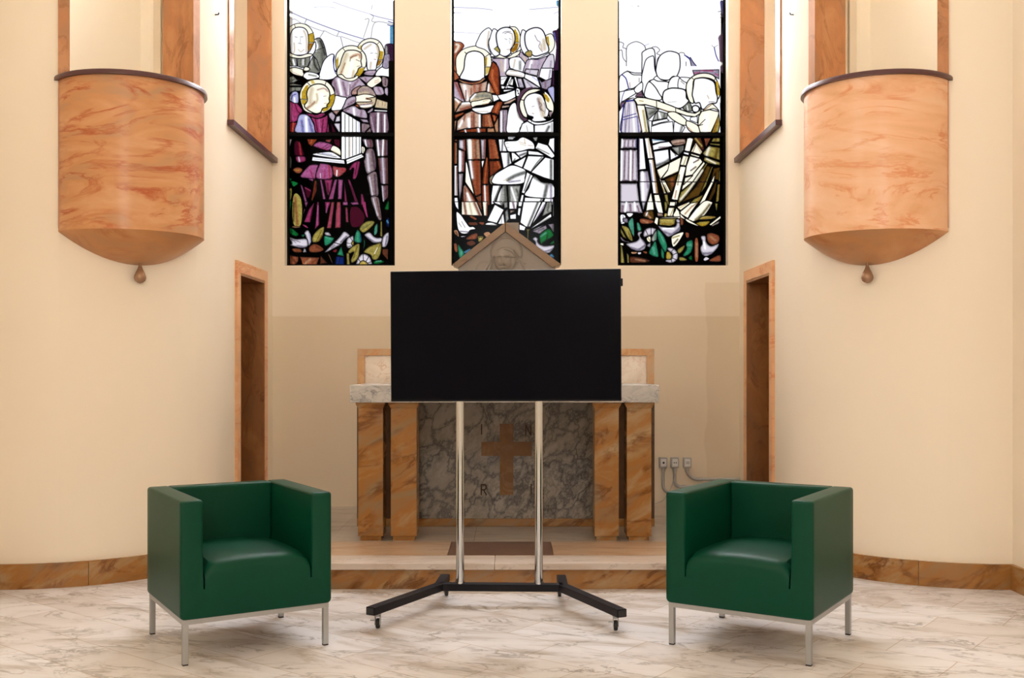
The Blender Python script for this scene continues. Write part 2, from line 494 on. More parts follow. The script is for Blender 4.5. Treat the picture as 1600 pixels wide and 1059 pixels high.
D0, D1, DT = 8.178, 7.446, 1.955          # door opening far, near, top
T0, T1, TZ, TT = 8.45, 7.27, 2.965, 4.7   # tribune opening far, near, bottom, top
P2, P1, PZ = -22.7, -71.9, 2.1            # pulpit opening (angles), bottom
for s, side in ((1, 'left'), (-1, 'right')):
    bm = bmesh.new()
    strip(bm, BACK, T0, 0, ROOM_TOP, s=s)
    strip(bm, T0, D0, 0, TZ, s=s); strip(bm, D0, D1, DT, TZ, s=s); strip(bm, D1, T1, 0, TZ, s=s)
    strip(bm, T0, T1, TT, ROOM_TOP, s=s)
    strip(bm, T1, P2, 0, ROOM_TOP, s=s)
    strip(bm, P2, P1, 0, PZ, s=s); strip(bm, P2, P1, TT, ROOM_TOP, s=s)
    strip(bm, P1, -90, 0, ROOM_TOP, s=s)
    box(bm, min(s * -2.92, s * -3.0), max(s * -2.92, s * -3.0), AY - AR, AY - AR + WTHK, 0, ROOM_TOP)
    # nave side wall from the corner towards and past the viewer, with its window openings
    xa, xb = s * -2.955, s * -3.2
    x0, x1 = min(xa, xb), max(xa, xb)
    y = AY - AR + 0.2
    for (yc, w) in sorted(NAVE_WIN[-s], reverse=True):
        box(bm, x0, x1, yc + w / 2, y, 0, ROOM_TOP)
        box(bm, x0, x1, yc - w / 2, yc + w / 2, 0, NZ0)
        box(bm, x0, x1, yc - w / 2, yc + w / 2, NZ1, ROOM_TOP)
        y = yc - w / 2
    box(bm, x0, x1, -6.2, y, 0, ROOM_TOP)
    struct('wall_' + side, bm, M['plaster'], 30)
    # rooms behind the openings
    bm = bmesh.new()
    def panel(pts, z0, z1, th=0.05):
        for (p, q) in zip(pts, pts[1:]):
            p = Vector((s * p[0], p[1])); q = Vector((s * q[0], q[1]))
            d = (q - p).normalized(); nrm = Vector((d.y, -d.x)) * th * s
            prism(bm, [p, q, q - nrm, p - nrm], z0, z1)
    panel([(-3.2, 6.28), (-3.9, 6.30), (-3.9, 8.2), (-2.85, 8.2), (-2.62, 7.75), (-2.16, 7.2)], PZ - 0.1, 5.2)
    panel([(-2.48, 7.55), (-2.48, 8.72), (-2.10, 8.72)], TZ - 0.1, 5.2)
    prism(bm, [(s * x, y) for x, y in [(-3.9, 6.3), (-3.9, 8.2), (-2.85, 8.2), (-2.2, 7.2), (-2.2, 6.9), (-2.7, 6.4)]], PZ - 0.15, PZ - 0.05)
    prism(bm, [(s * x, y) for x, y in [(-2.53, 7.25), (-2.53, 8.77), (-2.11, 8.77), (-2.11, 7.25)]], TZ - 0.15, TZ - 0.02)
    prism(bm, [(s * x, y) for x, y in [(-3.64, 6.3), (-3.64, 8.8), (-2.0, 8.8), (-2.0, 6.3)]], 5.0, 5.1)
    struct('wall_gallery_' + side, bm, M['plaster'])
    # little room behind the door
    bm = bmesh.new()
    prism(bm, [(s * -2.11, 8.5), (s * -2.9, 8.5), (s * -2.9, 8.55), (s * -2.11, 8.55)], 0, 2.1)
    prism(bm, [(s * -2.9, 7.0), (s * -2.9, 8.55), (s * -2.95, 8.55), (s * -2.95, 7.0)], 0, 2.1)
    prism(bm, [(s * -2.11, 6.95), (s * -2.9, 6.95), (s * -2.9, 7.0), (s * -2.11, 7.0)], 0, 2.1)
    prism(bm, [(s * -2.0, 6.95), (s * -2.95, 6.95), (s * -2.95, 8.55), (s * -2.0, 8.55)], 2.04, 2.09)
    struct('wall_passage_' + side, bm, M['plaster'])
    # baseboard of ochre marble slabs
    bm = bmesh.new()
    for a, b in ((-14, -38), (-38.15, -63), (-63.15, -89)):
        strip(bm, a, b, 0, 0.145, -0.022, 0.0, s)
    box(bm, min(s * -2.90, s * -2.955), max(s * -2.90, s * -2.955), AY - AR - 0.022, AY - AR, 0, 0.145)
    for ya, yb in ((AY - AR - 0.02, 4.9), (4.897, 3.7), (3.697, 2.5)):
        xi = 2.955 - 0.022
        box(bm, min(s * -xi, s * -2.955), max(s * -xi, s * -2.955), yb, ya, 0, 0.145)
    struct('baseboard_' + side, bm, M['ochre'], 30)

bm = bmesh.new()
box(bm, -3.2, -0.8, -6.2, -6.0, 0, ROOM_TOP); box(bm, 0.8, 3.2, -6.2, -6.0, 0, ROOM_TOP)
box(bm, -0.8, 0.8, -6.2, -6.0, 0, 3.2); box(bm, -0.8, 0.8, -6.2, -6.0, 4.4, ROOM_TOP)
struct('wall_front', bm, M['plaster'])

# marble trims of doors, tribunes and pulpit openings
for s, side, dn, tn in ((1, 'left', 1, 1), (-1, 'right', 2, 3)):
    # door surround: jambs and lintel on the wall face plus deep reveals
    bm = bmesh.new()
    fr = 0.09
    strip(bm, D0 + fr, D0, STEP, DT + 0.08, -0.018, 0.0, s)
    strip(bm, D1, D1 - fr, STEP, DT + 0.08, -0.018, 0.0, s)
    strip(bm, D0, D1, DT, DT + 0.08, -0.018, 0.0, s)
    o = struct('door_%d' % dn, bm, M['peach'])
    bm = bmesh.new()
    strip(bm, D0 + .0, D0 - 0.02, STEP, DT, -0.016, WTHK + .0, s)
    strip(bm, D1 + 0.02, D1, STEP, DT, -0.016, WTHK + .0, s)
    strip(bm, D0 - 0.02, D1 + 0.02, DT - 0.02, DT, -0.016, WTHK + .0, s)
    struct('door_reveal', bm, M['brown_dark'], parent=o)
    bm = bmesh.new()
    strip(bm, D0 - 0.025, D1 + 0.025, STEP, DT - 0.02, WTHK + 0.02, WTHK + 0.06, s)
    struct('door_leaf', bm, M['brown_dark'], parent=o)
    bm = bmesh.new()
    strip(bm, D0 - 0.05, D0 - 0.15, 1.32, 1.42, WTHK + 0.0, WTHK + 0.02, s)
    struct('latch_plate', bm, M['dark_plastic'], parent=o)
    # tribune opening
    bm = bmesh.new()
    strip(bm, T0, T0 - 0.02, TZ, TT, -0.010, 0.185, s)
    strip(bm, T1 + 0.02, T1 - 0.10, TZ, TT, -0.012, 0.0, s)
    strip(bm, T1 + 0.02, T1, TZ, TT, 0.0, WTHK, s)
    strip(bm, T0, T1, TZ - 0.005, TZ + 0.01, 0.0, WTHK + 0.02, s)
    o = struct('trim_%d' % tn, bm, M['brown'])
    bm = bmesh.new()
    strip(bm, T0 + 0.045, T1 - 0.11, TZ - 0.03, TZ + 0.008, -0.045, 0.02, s)
    struct('sill_rail', bm, M['rail'], parent=o)
    # opening above the pulpit
    bm = bmesh.new()
    strip(bm, P2 + 1.0, P2 - 2.4, PZ, TT, -0.014, WTHK + 0.02, s)
    strip(bm, P1 + 3.2, P1 - 0.2, PZ, TT, -0.014, 0.06, s)
    struct('trim_%d' % (tn + 1), bm, M['brown'], 30)

# altar platform
bm = bmesh.new(); box(bm, -1.86, 1.86, 6.09, BACK, 0, STEP - 0.038)
plat = obj('altar_platform', bm, M['ochre'])
tag(plat, 'low marble step platform running under the altar, in front of the back wall', 'platform', kind='structure')
plat.name = 'trim_5'
bm = bmesh.new()
box(bm, -1.88, -0.052, 6.058, 6.318, STEP - 0.038, STEP); box(bm, -0.050, 1.88, 6.058, 6.318, STEP - 0.038, STEP)
bev(struct('step_nosing', bm, M['nosing'], parent=plat), 0.003)
bm = bmesh.new()
for x0, x1 in ((-1.88, -1.25), (-1.247, -0.342), (0.302, 1.18), (1.183, 1.88)): box(bm, x0, x1, 6.320, 6.80, STEP - 0.038, STEP)
struct('step_slabs', bm, M['step_top'], parent=plat)
bm = bmesh.new(); box(bm, -0.340, 0.300, 6.320, 6.80, STEP - 0.038, STEP + 0.0005)
struct('floor_inlay', bm, M['inlay'], parent=plat)
bm = bmesh.new()
for x0, x1 in ((-1.88, -1.15), (-1.148, -0.2), (-0.198, 0.75), (0.752, 1.88)): box(bm, x0, x1, 6.802, BACK, STEP - 0.038, STEP)
struct('platform_slabs', bm, M['step_pale'], parent=plat)

# ------------------------------------------------------------------ drawings of the three painted windows
ART_RECT = [(445, 617, 0, 418), (705, 877, 0, 418), (965, 1138, 0, 413)]
GC = dict(
    W=(252, 252, 255), V=(238, 238, 244), C=(246, 240, 220), T=(225, 205, 170), Y=(214, 176, 50), y=(232, 205, 110), O=(176, 122, 30),
    K=(0, 0, 0), k=(28, 22, 24), B=(40, 42, 150), b=(120, 120, 200), L=(190, 190, 235), N=(20, 50, 130), n=(100, 170, 215),
    M=(186, 66, 122), m=(206, 110, 170), R=(186, 52, 66), r=(205, 95, 100), D=(84, 14, 40), U=(60, 30, 60), u=(120, 95, 120),
    P=(205, 185, 205), p=(150, 115, 135), Q=(100, 70, 88), A=(176, 150, 155), a=(205, 160, 150),
    G=(20, 130, 60), g=(50, 165, 120), e=(110, 195, 170), H=(150, 150, 90), h=(196, 178, 90), j=(120, 100, 30),
    S=(150, 152, 140), s=(95, 98, 90), t=(196, 196, 190), F=(168, 92, 60), f=(196, 140, 105), E=(110, 60, 40), i=(218, 160, 120),
    X=(160, 70, 38), x=(190, 105, 70), Z=(106, 74, 24), z=(72, 46, 16), o=(222, 120, 70), w=(222, 214, 226), q=(178, 166, 190), v=(140, 130, 155), c=(225, 190, 170))
ART1 = '''
A f W 0 85,0 1555,0 1555,978 85,978
A f V 0 85,230 180,265 280,325 340,270 800,440 1160,550 1230,200 1550,290 1550,978 85,978
A f n 0 1505,360 1555,340 1555,620 1505,620
A l B 1.0 85,150 350,268 800,437 1165,550
A l b 0.5 640,0 910,100 1230,198
A l B 0.7 1230,198 1320,230 1555,285
A l k 0.5 85,225 150,270 190,268 280,328
A l k 0.7 350,268 322,322
A l s 0.5 330,330 410,375 560,430 600,430 680,470 770,505 850,515 1000,570 1090,600
A l k 0.6 530,525 590,432
A l k 0.6 768,502 800,437
A l k 0.7 820,518 855,660
A l k 0.7 1135,525 1212,280 1155,272
A l s 0.6 1240,535 1300,310 1550,345
A l k 0.5 1240,205 1275,232 1250,292 1310,312
A l b 0.5 455,105 480,100
A l b 0.4 480,100 680,100 750,120
A l B 0.5 1260,75 1245,130
A l B 1.2 1480,300 1555,325
A l B 1.2 1470,345 1555,370
A s C 1.2 85,420 130,365 190,335 265,325 350,350 410,405 445,480 455,560 440,640 400,700 370,740 100,740 85,700
A f Y 0 375,480 440,455 450,540 448,590 375,590
A f O 0 375,600 442,600 420,665 372,720
A f O 0 85,590 115,590 125,650 120,700 85,700
A f y 0 85,440 110,420 118,480 112,580 85,580
A l k 1.0 380,480 445,455
A l k 1.0 375,590 450,592
A l k 1.0 180,340 195,385
A l k 1.0 85,592 118,592
A s V 1.6 118,560 128,470 170,400 245,378 320,395 362,450 376,550 372,650 360,740 250,768 140,745 122,650
A b T 3.0 175,600 180,700 160,750
A b T 3.5 310,430 340,500 350,600 345,720
A l S 0.8 188,512 218,520
A l S 0.8 262,515 300,512
A l t 0.6 262,530 262,585 250,590
A l S 0.9 235,602 275,608
A b T 2 235,690 270,720 310,690
A s S 1.5 455,570 500,530 550,545 595,640 625,770 640,870 560,960 520,940 470,810 430,760 460,700
A b W 5 470,570 500,640 480,700
A b k 6 540,570 570,650 600,760
A b s 6 560,700 570,860
A l k 1.0 440,715 600,655
A s W 1.5 370,740 400,700 455,590 475,600 470,690 430,760
A s C 1.5 85,700 130,740 250,775 370,745 430,760 390,790 250,812 120,790 85,760
A f S 1.4 90,775 130,795 210,812 215,920 120,915 90,880
A b W 4 160,830 180,900
A b k 2 110,820 150,900
A f S 1.4 225,815 300,812 400,785 390,860 360,930 280,940 225,920
A b k 1.5 260,830 258,925
A b k 2.0 335,810 330,900
A b W 3 300,830 300,900
A f S 1.4 440,780 490,830 530,950 540,1000 450,1040 370,1000 365,935 400,860
A b k 5 450,810 460,900 510,980
A b t 4 420,850 400,950
A s W 1.6 625,800 690,755 730,770 725,850 730,960 790,1050 700,1100 600,1110 520,1090 545,960 580,860
A l B 1.2 725,775 715,850 740,1000 790,1050
B f S 1.5 90,95 165,75 215,130 300,95 280,110 180,170 100,185 90,180
B b s 4 110,160 200,110
B s C 1.7 110,-20 180,-40 270,-20 330,10 380,0 390,-30 330,-50 300,10 320,70 290,85 180,60 120,20
B b c 1.5 150,20 260,70
B s W 1.5 300,80 345,25 440,30 510,60 520,100 380,130 340,120
B b n 3 440,20 500,30
B b S 4 380,60 480,80
B f S 1.2 90,190 160,180 290,205 290,215 90,215
B f S 1.2 90,230 285,230 260,290 170,285 95,330
B b k 1.3 130,230 130,320
B b k 1.3 190,230 190,280
B s L 1.4 105,410 120,340 160,295 210,290 238,330 235,450 170,455
B b B 2 140,400 155,350 200,330
B b W 3.5 180,380 185,440
B s M 1.4 95,445 180,455 230,470 290,560 245,620 220,700 95,715
B b D 3 190,470 220,560 270,600
B b m 4 130,480 150,680
B f R 1.3 95,725 210,720 195,860 95,860
B b k 1.2 130,730 120,860
B b o 2 165,730 150,850
B s P 1.7 690,190 740,100 800,85 870,130 1000,140 1060,95 1110,140 1180,230 1100,250 980,280 960,380 750,380 735,260
B b p 7 730,150 800,360
B b p 5 850,170 900,350
B b W 6 790,130 830,330
B b p 5 1060,140 980,240
B b W 4 950,180 930,330
B b p 4 950,200 945,350
A s C 1.5 750,820 770,740 850,665 950,635 1050,650 1130,710 1175,800 1180,880 1150,950 1100,1010 1060,1060 800,1060 760,950
A f Y 0 755,840 790,780 790,960 770,950
A f Y 0 1080,950 1155,940 1120,1010 1060,1080 1030,1050
A l k 1.0 850,670 885,715
A l k 1.0 1075,735 1110,712
A l k 1.0 1100,930 1160,938
A s C 1.8 885,715 960,698 1040,705 1100,740 1110,800 1100,850 1110,920 1070,950 1050,1000 1010,1060 1010,1090 940,1120 860,1090 780,1060 770,980 810,900 840,800
A b T 8 900,760 850,900 820,1020
A b f 3 880,880 820,1040
A b i 5 960,800 1010,770 1080,760 1090,800
A b E 1.5 950,850 965,800 1040,775
A b E 1.4 1035,830 1080,850
A b E 1.0 1045,925 1085,915
A b T 5 1000,990 980,1080
A b W 6 980,860 960,960 940,1060
A s C 1.5 1060,660 1090,600 1150,555 1240,535 1340,565 1400,640 1425,730 1410,820 1380,890 1320,940 1180,930 1180,800 1120,700
A f y 0 1070,650 1105,625 1110,690 1095,705
A f Y 0 1350,700 1415,720 1400,830 1345,825
A f O 0 1345,835 1395,840 1360,900 1310,930
A l k 1.0 1330,612 1360,580
A l k 1.0 1345,828 1400,832
A s V 1.7 1110,650 1150,610 1220,585 1290,600 1340,650 1355,740 1340,820 1320,900 1310,960 1250,990 1190,960 1180,850 1160,760 1110,690
A b T 4 1150,680 1240,620
A b T 4 1320,640 1340,720 1330,800
A l S 0.8 1235,740 1265,738
A l S 0.8 1300,740 1325,745
A l f 1.0 1285,825 1310,828
A b T 4 1240,870 1230,950
B s C 1.5 770,70 840,60 900,110 1000,100 1045,70 1070,95 1010,140 940,150 850,120 790,85
B s P 1.4 1150,30 1200,0 1310,0 1300,40 1260,75 1150,60
B b p 1.5 1160,40 1290,40
B f P 1.4 1060,95 1150,80 1290,85 1180,180
B b p 4 1160,110 1180,160
B s W 1.8 1300,75 1330,0 1400,-50 1480,-40 1530,30 1545,110 1470,90 1390,80
A s q 1.4 1430,760 1500,760 1510,880 1470,950 1400,930 1410,850
A b Q 4 1500,780 1500,930
A s U 1.2 1450,620 1540,615 1550,700 1545,950 1520,900 1500,760 1440,750 1430,680
A b t 4 1450,650 1455,740
B s C 1.6 1180,190 1260,110 1310,85 1370,95 1385,150 1320,200 1250,240
B b i 1.2 1290,150 1350,130
B b i 1.2 1290,175 1355,155
B s A 1.4 1395,90 1470,110 1480,170 1460,230 1400,215
B b Q 4 1440,120 1440,200
B s P 1.4 1270,240 1330,220 1400,240 1420,330 1310,340
B b p 4 1340,250 1380,320
B s P 1.4 1430,250 1475,240 1475,350 1430,320
B s a 1.4 970,300 1010,250 1080,215 1100,225 1050,280 1050,330 975,340
B s T 1.7 1050,330 1060,270 1130,215 1210,230 1280,290 1310,360 1310,430 1280,490 1200,525 1120,525 1060,480 1030,450 1050,400
B b A 10 1090,280 1200,260 1260,330
B b p 3 1080,480 1190,470 1260,450
B b W 4 1100,500 1240,490
B f o 1 1015,480 1060,470 1085,520 1030,500
B s C 1.6 920,380 1030,355 1130,330 1220,335 1300,365 1240,380 1170,395 1240,410 1230,435 1060,440 1030,450 950,480
B b i 1.4 1170,380 1290,390
B b i 1.4 1170,400 1290,425
B s W 1.7 750,350 830,365 905,385 870,470 830,545 720,560 690,530 730,420
B s P 1.5 910,390 1020,360 1020,450 930,500 840,545 870,470
B b p 5 930,470 1010,420
B s P 1.5 850,560 930,510 1010,490 1080,535 1160,550 1190,660 1080,655 990,620
B b p 4 930,530 880,560
B b W 5 1000,530 1010,620
B b p 4 1110,560 1100,640
B f P 1.4 1180,580 1270,510 1270,560 1210,600
B f T 1.5 1290,500 1320,390 1475,440 1470,540 1290,520
B b f 1.5 1340,430 1335,480
B b f 1.5 1400,430 1395,490
B b f 1.5 1440,450 1430,500
B f W 1.2 1290,545 1470,555 1465,575 1280,565
B s p 1.5 1215,620 1270,580 1440,580 1475,640 1475,860 1260,860
B b W 5 1340,600 1335,860
B b Q 4 1300,640 1300,860
B b Q 4 1380,600 1385,860
B b W 4 1430,620 1430,860
B b P 3 1240,640 1280,860
B f a 1.2 700,560 820,550 760,620
B f W 1.4 830,580 850,570 1090,720 1095,860 830,860
B b s 2.5 880,610 880,860
B b s 2 935,630 935,860
B b s 2 985,660 985,860
B b s 2 1035,690 1035,860
B b L 2 1070,710 1070,860
B f P 1.4 650,600 700,570 750,630 720,720 660,650
B f w 1.3 760,640 815,625 815,710 740,720
B f w 1.3 740,730 815,730 815,860 790,855 725,750
B f P 1.3 1075,670 1190,680 1215,730 1130,720
B f A 1.3 1105,730 1215,745 1230,780 1150,860 1105,860
B b p 4 1150,740 1140,850
B f A 1.3 1235,790 1245,860 1165,860
B s C 1.7 255,330 285,240 350,165 430,130 530,125 620,150 690,210 735,300 740,380 715,470 670,540 600,580 540,600 420,600 320,560 280,480 258,400
B f Y 0 275,400 280,300 340,210 380,200 350,300 350,395
B f Y 0 270,410 350,410 320,490 290,470
B f Y 0 660,350 735,330 735,400 700,490 640,550 580,575 560,540 630,510 640,450 670,400
B f y 0 400,140 420,190 470,180 440,135
B l k 1.2 355,165 405,215
B l k 1.2 620,155 600,215
B l k 1.2 670,350 735,325
B l k 1.2 255,400 350,402
B s C 2.0 350,330 370,255 430,205 520,188 600,210 655,270 670,340 660,390 665,440 630,480 630,510 570,530 545,580 480,600 400,570 330,520 320,480 350,440 360,400
B b T 8 420,260 400,360 400,450
B b f 5 350,530 420,480 460,440
B b a 3 500,270 590,250 640,290
B b T 4 490,330 500,400 480,450
B b W 8 560,340 560,450 500,520
B b D 1.0 580,360 620,355
B b a 1.2 590,460 625,455
B s M 1.6 300,590 400,600 480,615 560,590 610,605 560,650 490,665 400,640 330,600
B b D 1.5 400,620 500,640 580,610
B s L 1.6 245,620 320,605 390,640 440,730 480,860 195,860 215,720
B b b 5 280,700 300,850
B b b 5 380,680 430,850
B b W 6 340,650 350,840
B s M 1.6 410,650 500,670 600,640 640,620 640,760 620,860 480,860 450,740
B b D 3 470,680 500,850
B b m 4 520,690 540,850
B b D 2.5 580,680 560,850
B f M 1.2 655,700 660,860 620,860 640,760
B f D 1.2 680,700 760,860 700,860
C f K 0 60,-30 1560,-30 1560,978 60,978
C f P 0 100,70 140,70 110,180 100,120
C f X 0 360,70 490,70 420,160 380,130
C b o 3 420,80 410,120
C s D 0.5 180,120 240,90 290,200 310,290 190,290
C b R 4 250,120 270,280
C s M 0.8 200,310 320,305 330,370 230,390
C b w 3 240,320 250,370
C s m 1.2 440,160 510,100 620,110 710,150 660,220 560,200
C b D 1.5 560,190 640,140
C b D 1.5 600,200 680,160
C b M 2 520,180 640,215
C f r 0.8 610,70 700,65 670,115 610,100
C f D 0 730,70 810,75 800,180 740,130
C s C 1.2 720,155 810,205 820,290 780,270 700,230 680,210
C b T 3 720,235 800,280
C f W 1.2 830,0 1105,0 1105,260 880,345 830,345
C b s 2.4 885,40 885,330
C b s 1.8 935,40 935,310
C b s 1.8 985,40 985,290
C b s 1.8 1035,40 1035,270
C b s 1.8 1080,40 1080,260
C b T 2 950,40 950,300
C s V 1.0 430,280 560,250 690,245 780,290 820,330 700,325
C b s 1.5 500,265 760,310
C b b 1.2 560,260 700,280
C f V 1.2 430,310 870,355 880,410 420,365
C b t 1.5 450,340 860,385
C f W 1.2 895,350 1110,270 1145,310 905,415
C b s 1.2 910,380 1120,295
C s C 1.0 1110,170 1150,180 1155,220 1130,265 1110,240
C b S 2 1130,190 1130,240
C s p 1.4 1115,70 1180,65 1260,75 1270,180 1190,180
C b W 4 1160,80 1175,170
C b E 4 1230,80 1240,170
C s A 1.4 1160,330 1180,210 1270,200 1310,350 1300,490 1190,550 1140,380
C b w 7 1190,280 1210,500
C b Q 6 1260,240 1290,470
C s A 1.4 1185,570 1310,515 1340,700 1340,850 1240,850 1210,700
C b w 4 1220,590 1260,840
C b Q 5 1290,560 1310,840
C s A 1.4 1235,870 1340,870 1370,1000 1390,1180 1340,1180 1290,1060
C b w 3 1270,890 1330,1120
C b E 3 1320,890 1370,1150
C f p 1.4 1295,70 1475,70 1475,300 1330,300 1310,200
C b W 4 1330,80 1350,290
C b W 4 1410,80 1400,290
C b E 3 1440,80 1440,290
C f p 1.4 1335,320 1475,320 1480,685 1370,685
C b w 5 1400,330 1420,680
C b E 4 1450,330 1460,680
C b E 3 1350,330 1370,500
C f p 1.2 1375,705 1480,705 1480,870 1410,940
C b w 3 1400,720 1410,920
C b E 4 1450,710 1450,870
C s x 0.5 160,490 220,455 290,480 270,530 210,540
C b Y 2 200,495 240,495
C s m 1.3 260,580 370,440 440,415 510,425 490,500 465,610 360,610
C b M 5 400,500 440,600
C s m 1.3 520,430 560,400 690,440 695,605 480,605
C b M 5 600,500 600,600
C b R 4 660,440 670,600
C b w 2 540,540 540,600
C s r 1.3 710,440 800,450 890,460 890,510 800,590 740,580 715,540
C b W 3 770,500 765,570
C b R 4 840,480 880,510
C s M 1.2 940,470 1000,390 1085,370 1080,450 1040,600 985,610 1000,470 950,500
C b D 2.5 1050,390 1020,560
C f m 0.8 360,620 445,605 440,655
C f m 0.8 258,685 290,710 370,975 330,975
C s D 0.8 320,730 410,765 400,850 350,880
C b M 2 330,740 400,780
C f X 0.8 460,640 490,640 490,780 430,920 410,910
C b D 2 480,680 450,850
C f m 1.0 530,625 560,625 615,900 575,905 555,780
C f M 1.0 590,625 710,620 680,790 640,860
C b D 4 640,680 650,800
C f m 1.0 735,625 775,620 720,900 650,905
C b M 2 740,700 680,890
C f m 1.0 785,620 855,625 835,900 780,900
C f M 1.0 870,640 880,700 920,975 870,975
C b D 2 890,760 910,970
C f M 0.8 915,620 950,630 1075,975 1030,975
C b D 3 960,720 1050,960
C f M 0.8 1100,820 1130,830 1160,970 1100,970
C f G 0 110,600 140,620 130,640 108,630
C s G 0 130,655 180,655 225,680 170,720 150,690
C s h 0 110,780 140,750 140,850 115,910
C b G 2 125,780 120,880
C s h 0 165,870 210,820 270,900 285,1100 260,1260 180,1260 150,1100
C b F 6 190,880 220,1240
C b z 5 170,950 165,1200
C s G 0 100,950 135,930 115,1060
C s s 0 110,300 140,350 130,460 105,420
D s G 0.5 1430,90 1470,0 1490,-20 1490,100 1450,110
D s N 0.5 1450,270 1490,215 1490,350 1460,330
D b n 3 1460,260 1480,290
D f m 1.0 315,0 370,0 340,90
D f m 1.0 315,90 330,110 290,210
D f M 1.0 380,100 460,0 440,90 400,290 310,285
D b D 3 430,90 400,250
D f M 1.0 495,0 520,0 525,320 460,390 480,180
D b m 2.5 505,60 495,320
D f M 1.0 600,0 685,0 620,170 610,140
D b m 2 640,20 620,150
D f r 1.0 690,0 735,0 690,370 625,370 650,240
D b M 3 710,60 660,340
D f r 1.0 765,0 820,0 820,360 740,370
D b M 3 810,60 805,340
D b M 2 760,120 760,340
D f m 0.8 850,0 920,0 920,50 850,50
D f m 0.8 950,10 1060,0 1075,40 980,45
D f F 0.6 885,75 915,75 930,290 890,280
D b M 3 900,110 910,270
D s D 0 960,100 1060,80 1150,200 1100,330 970,330
D f M 1.0 1150,30 1190,210 1160,60
D f M 0 1110,0 1160,0 1195,220 1175,200
D s f 0.5 140,350 190,335 270,350 200,365
D f M 0 290,315 340,330 370,365 330,350
D s G 1.0 100,380 130,360 190,400 240,450 200,480 130,450
D b k 1 130,400 210,450
D s h 1.0 1140,430 1080,380 1120,310 1200,265 1290,275 1250,350
D b H 4 1120,360 1250,290
D b k 1 1110,390 1250,300
D s e 1.0 1290,350 1330,300 1330,420 1300,465 1280,450
D b g 2 1310,350 1300,440
D f h 1.0 1370,270 1395,270 1400,490 1365,480
D s w 1.3 315,435 345,395 385,405 405,480 410,560 380,610 330,560 345,520 330,470
D b L 3 395,450 400,560
D s w 1.3 100,485 200,515 340,510 370,560 360,620 270,640 190,625 100,600 140,575
D b v 3 220,610 340,630
D b v 1.5 110,500 200,570
D b v 1.5 130,520 260,560
D f w 0.8 310,645 335,650 350,700 295,705
D s g 0.8 275,460 330,450 300,490
D s h 1.3 430,560 430,480 500,390 590,345 580,450 540,530 500,560
D b j 2 560,390 480,560
D b Z 3 560,470 520,540
D s w 1.0 595,430 650,420 690,470 620,470
D s g 1.3 590,480 640,475 730,505 680,580 600,610
D b e 2 620,490 700,520
D s w 1.3 870,410 950,470 880,520 830,590 740,640 640,695 595,700 640,650 720,570 800,490
D b v 3 900,480 820,560
D b v 2 690,640 740,600
D l k 1.4 720,565 820,590
D s F 0.8 380,640 440,585 520,600 585,660 520,700 400,700
D b E 4 480,620 560,660
D s F 0.8 150,650 260,650 280,700 180,700
D f F 1.2 105,740 240,760 235,830 180,880 110,870
D b E 5 140,760 200,850
D f F 1.2 250,760 530,770 490,880 300,885
D b i 5 400,800 330,860
D b o 2 290,800 300,860
D b E 2 420,850 500,790
D f E 0.8 540,740 640,850 530,870
D f f 1.0 640,720 665,730 720,870 700,850
D s R 0.5 705,680 770,660 750,705
D s w 1.4 895,580 910,510 960,480 1000,480 1000,600 960,640 910,640
D l k 1 950,490 980,540
D l k 1 900,570 950,580
D l k 1 910,630 960,610
D s y 1 965,570 1000,540 1000,610 975,600
D s g 1.4 1015,560 1010,480 1050,390 1095,430 1110,560
D b e 2.5 1050,430 1060,550
D b N 2 1090,460 1100,550
D s g 1.0 1140,500 1160,590 1120,690 1140,600
D s w 1.4 1145,460 1220,420 1300,490 1400,500 1395,560 1270,570 1210,520
D b v 3 1190,500 1290,560
D s w 1.4 1395,510 1440,440 1490,430 1480,560 1440,630 1390,620
D b v 3 1460,480 1440,600
D f g 1.2 830,610 870,760 765,740
D f N 1.2 760,750 870,765 870,880 740,870
D b k 3 810,760 800,870
D s h 1.4 920,690 980,620 1080,580 1080,700 1060,790 980,850 960,800 1000,700 930,730
D b j 3 1050,620 1000,780
D f h 1.2 895,710 940,710 950,880 905,880
D s h 1.4 1140,700 1200,630 1290,590 1380,575 1380,700 1330,800 1260,800 1230,740
D b j 2 1370,590 1270,770
D b C 2 1330,640 1290,720
D s w 1.5 1030,860 1060,780 1110,725 1170,725 1230,770 1260,860 1255,870 1035,870
D l k 1.2 1090,830 1060,780
D l k 1.2 1135,810 1130,720
D l k 1.2 1170,830 1210,760
D l k 1.2 1190,850 1250,830
D s y 1.2 1080,880 1095,830 1140,815 1190,850 1190,880
D b Y 3 1110,860 1140,870
D s G 1.0 1270,840 1330,805 1430,830 1340,865 1290,865
D b e 2 1310,830 1380,820
D f E 0 1400,660 1475,660 1470,800 1400,720
'''
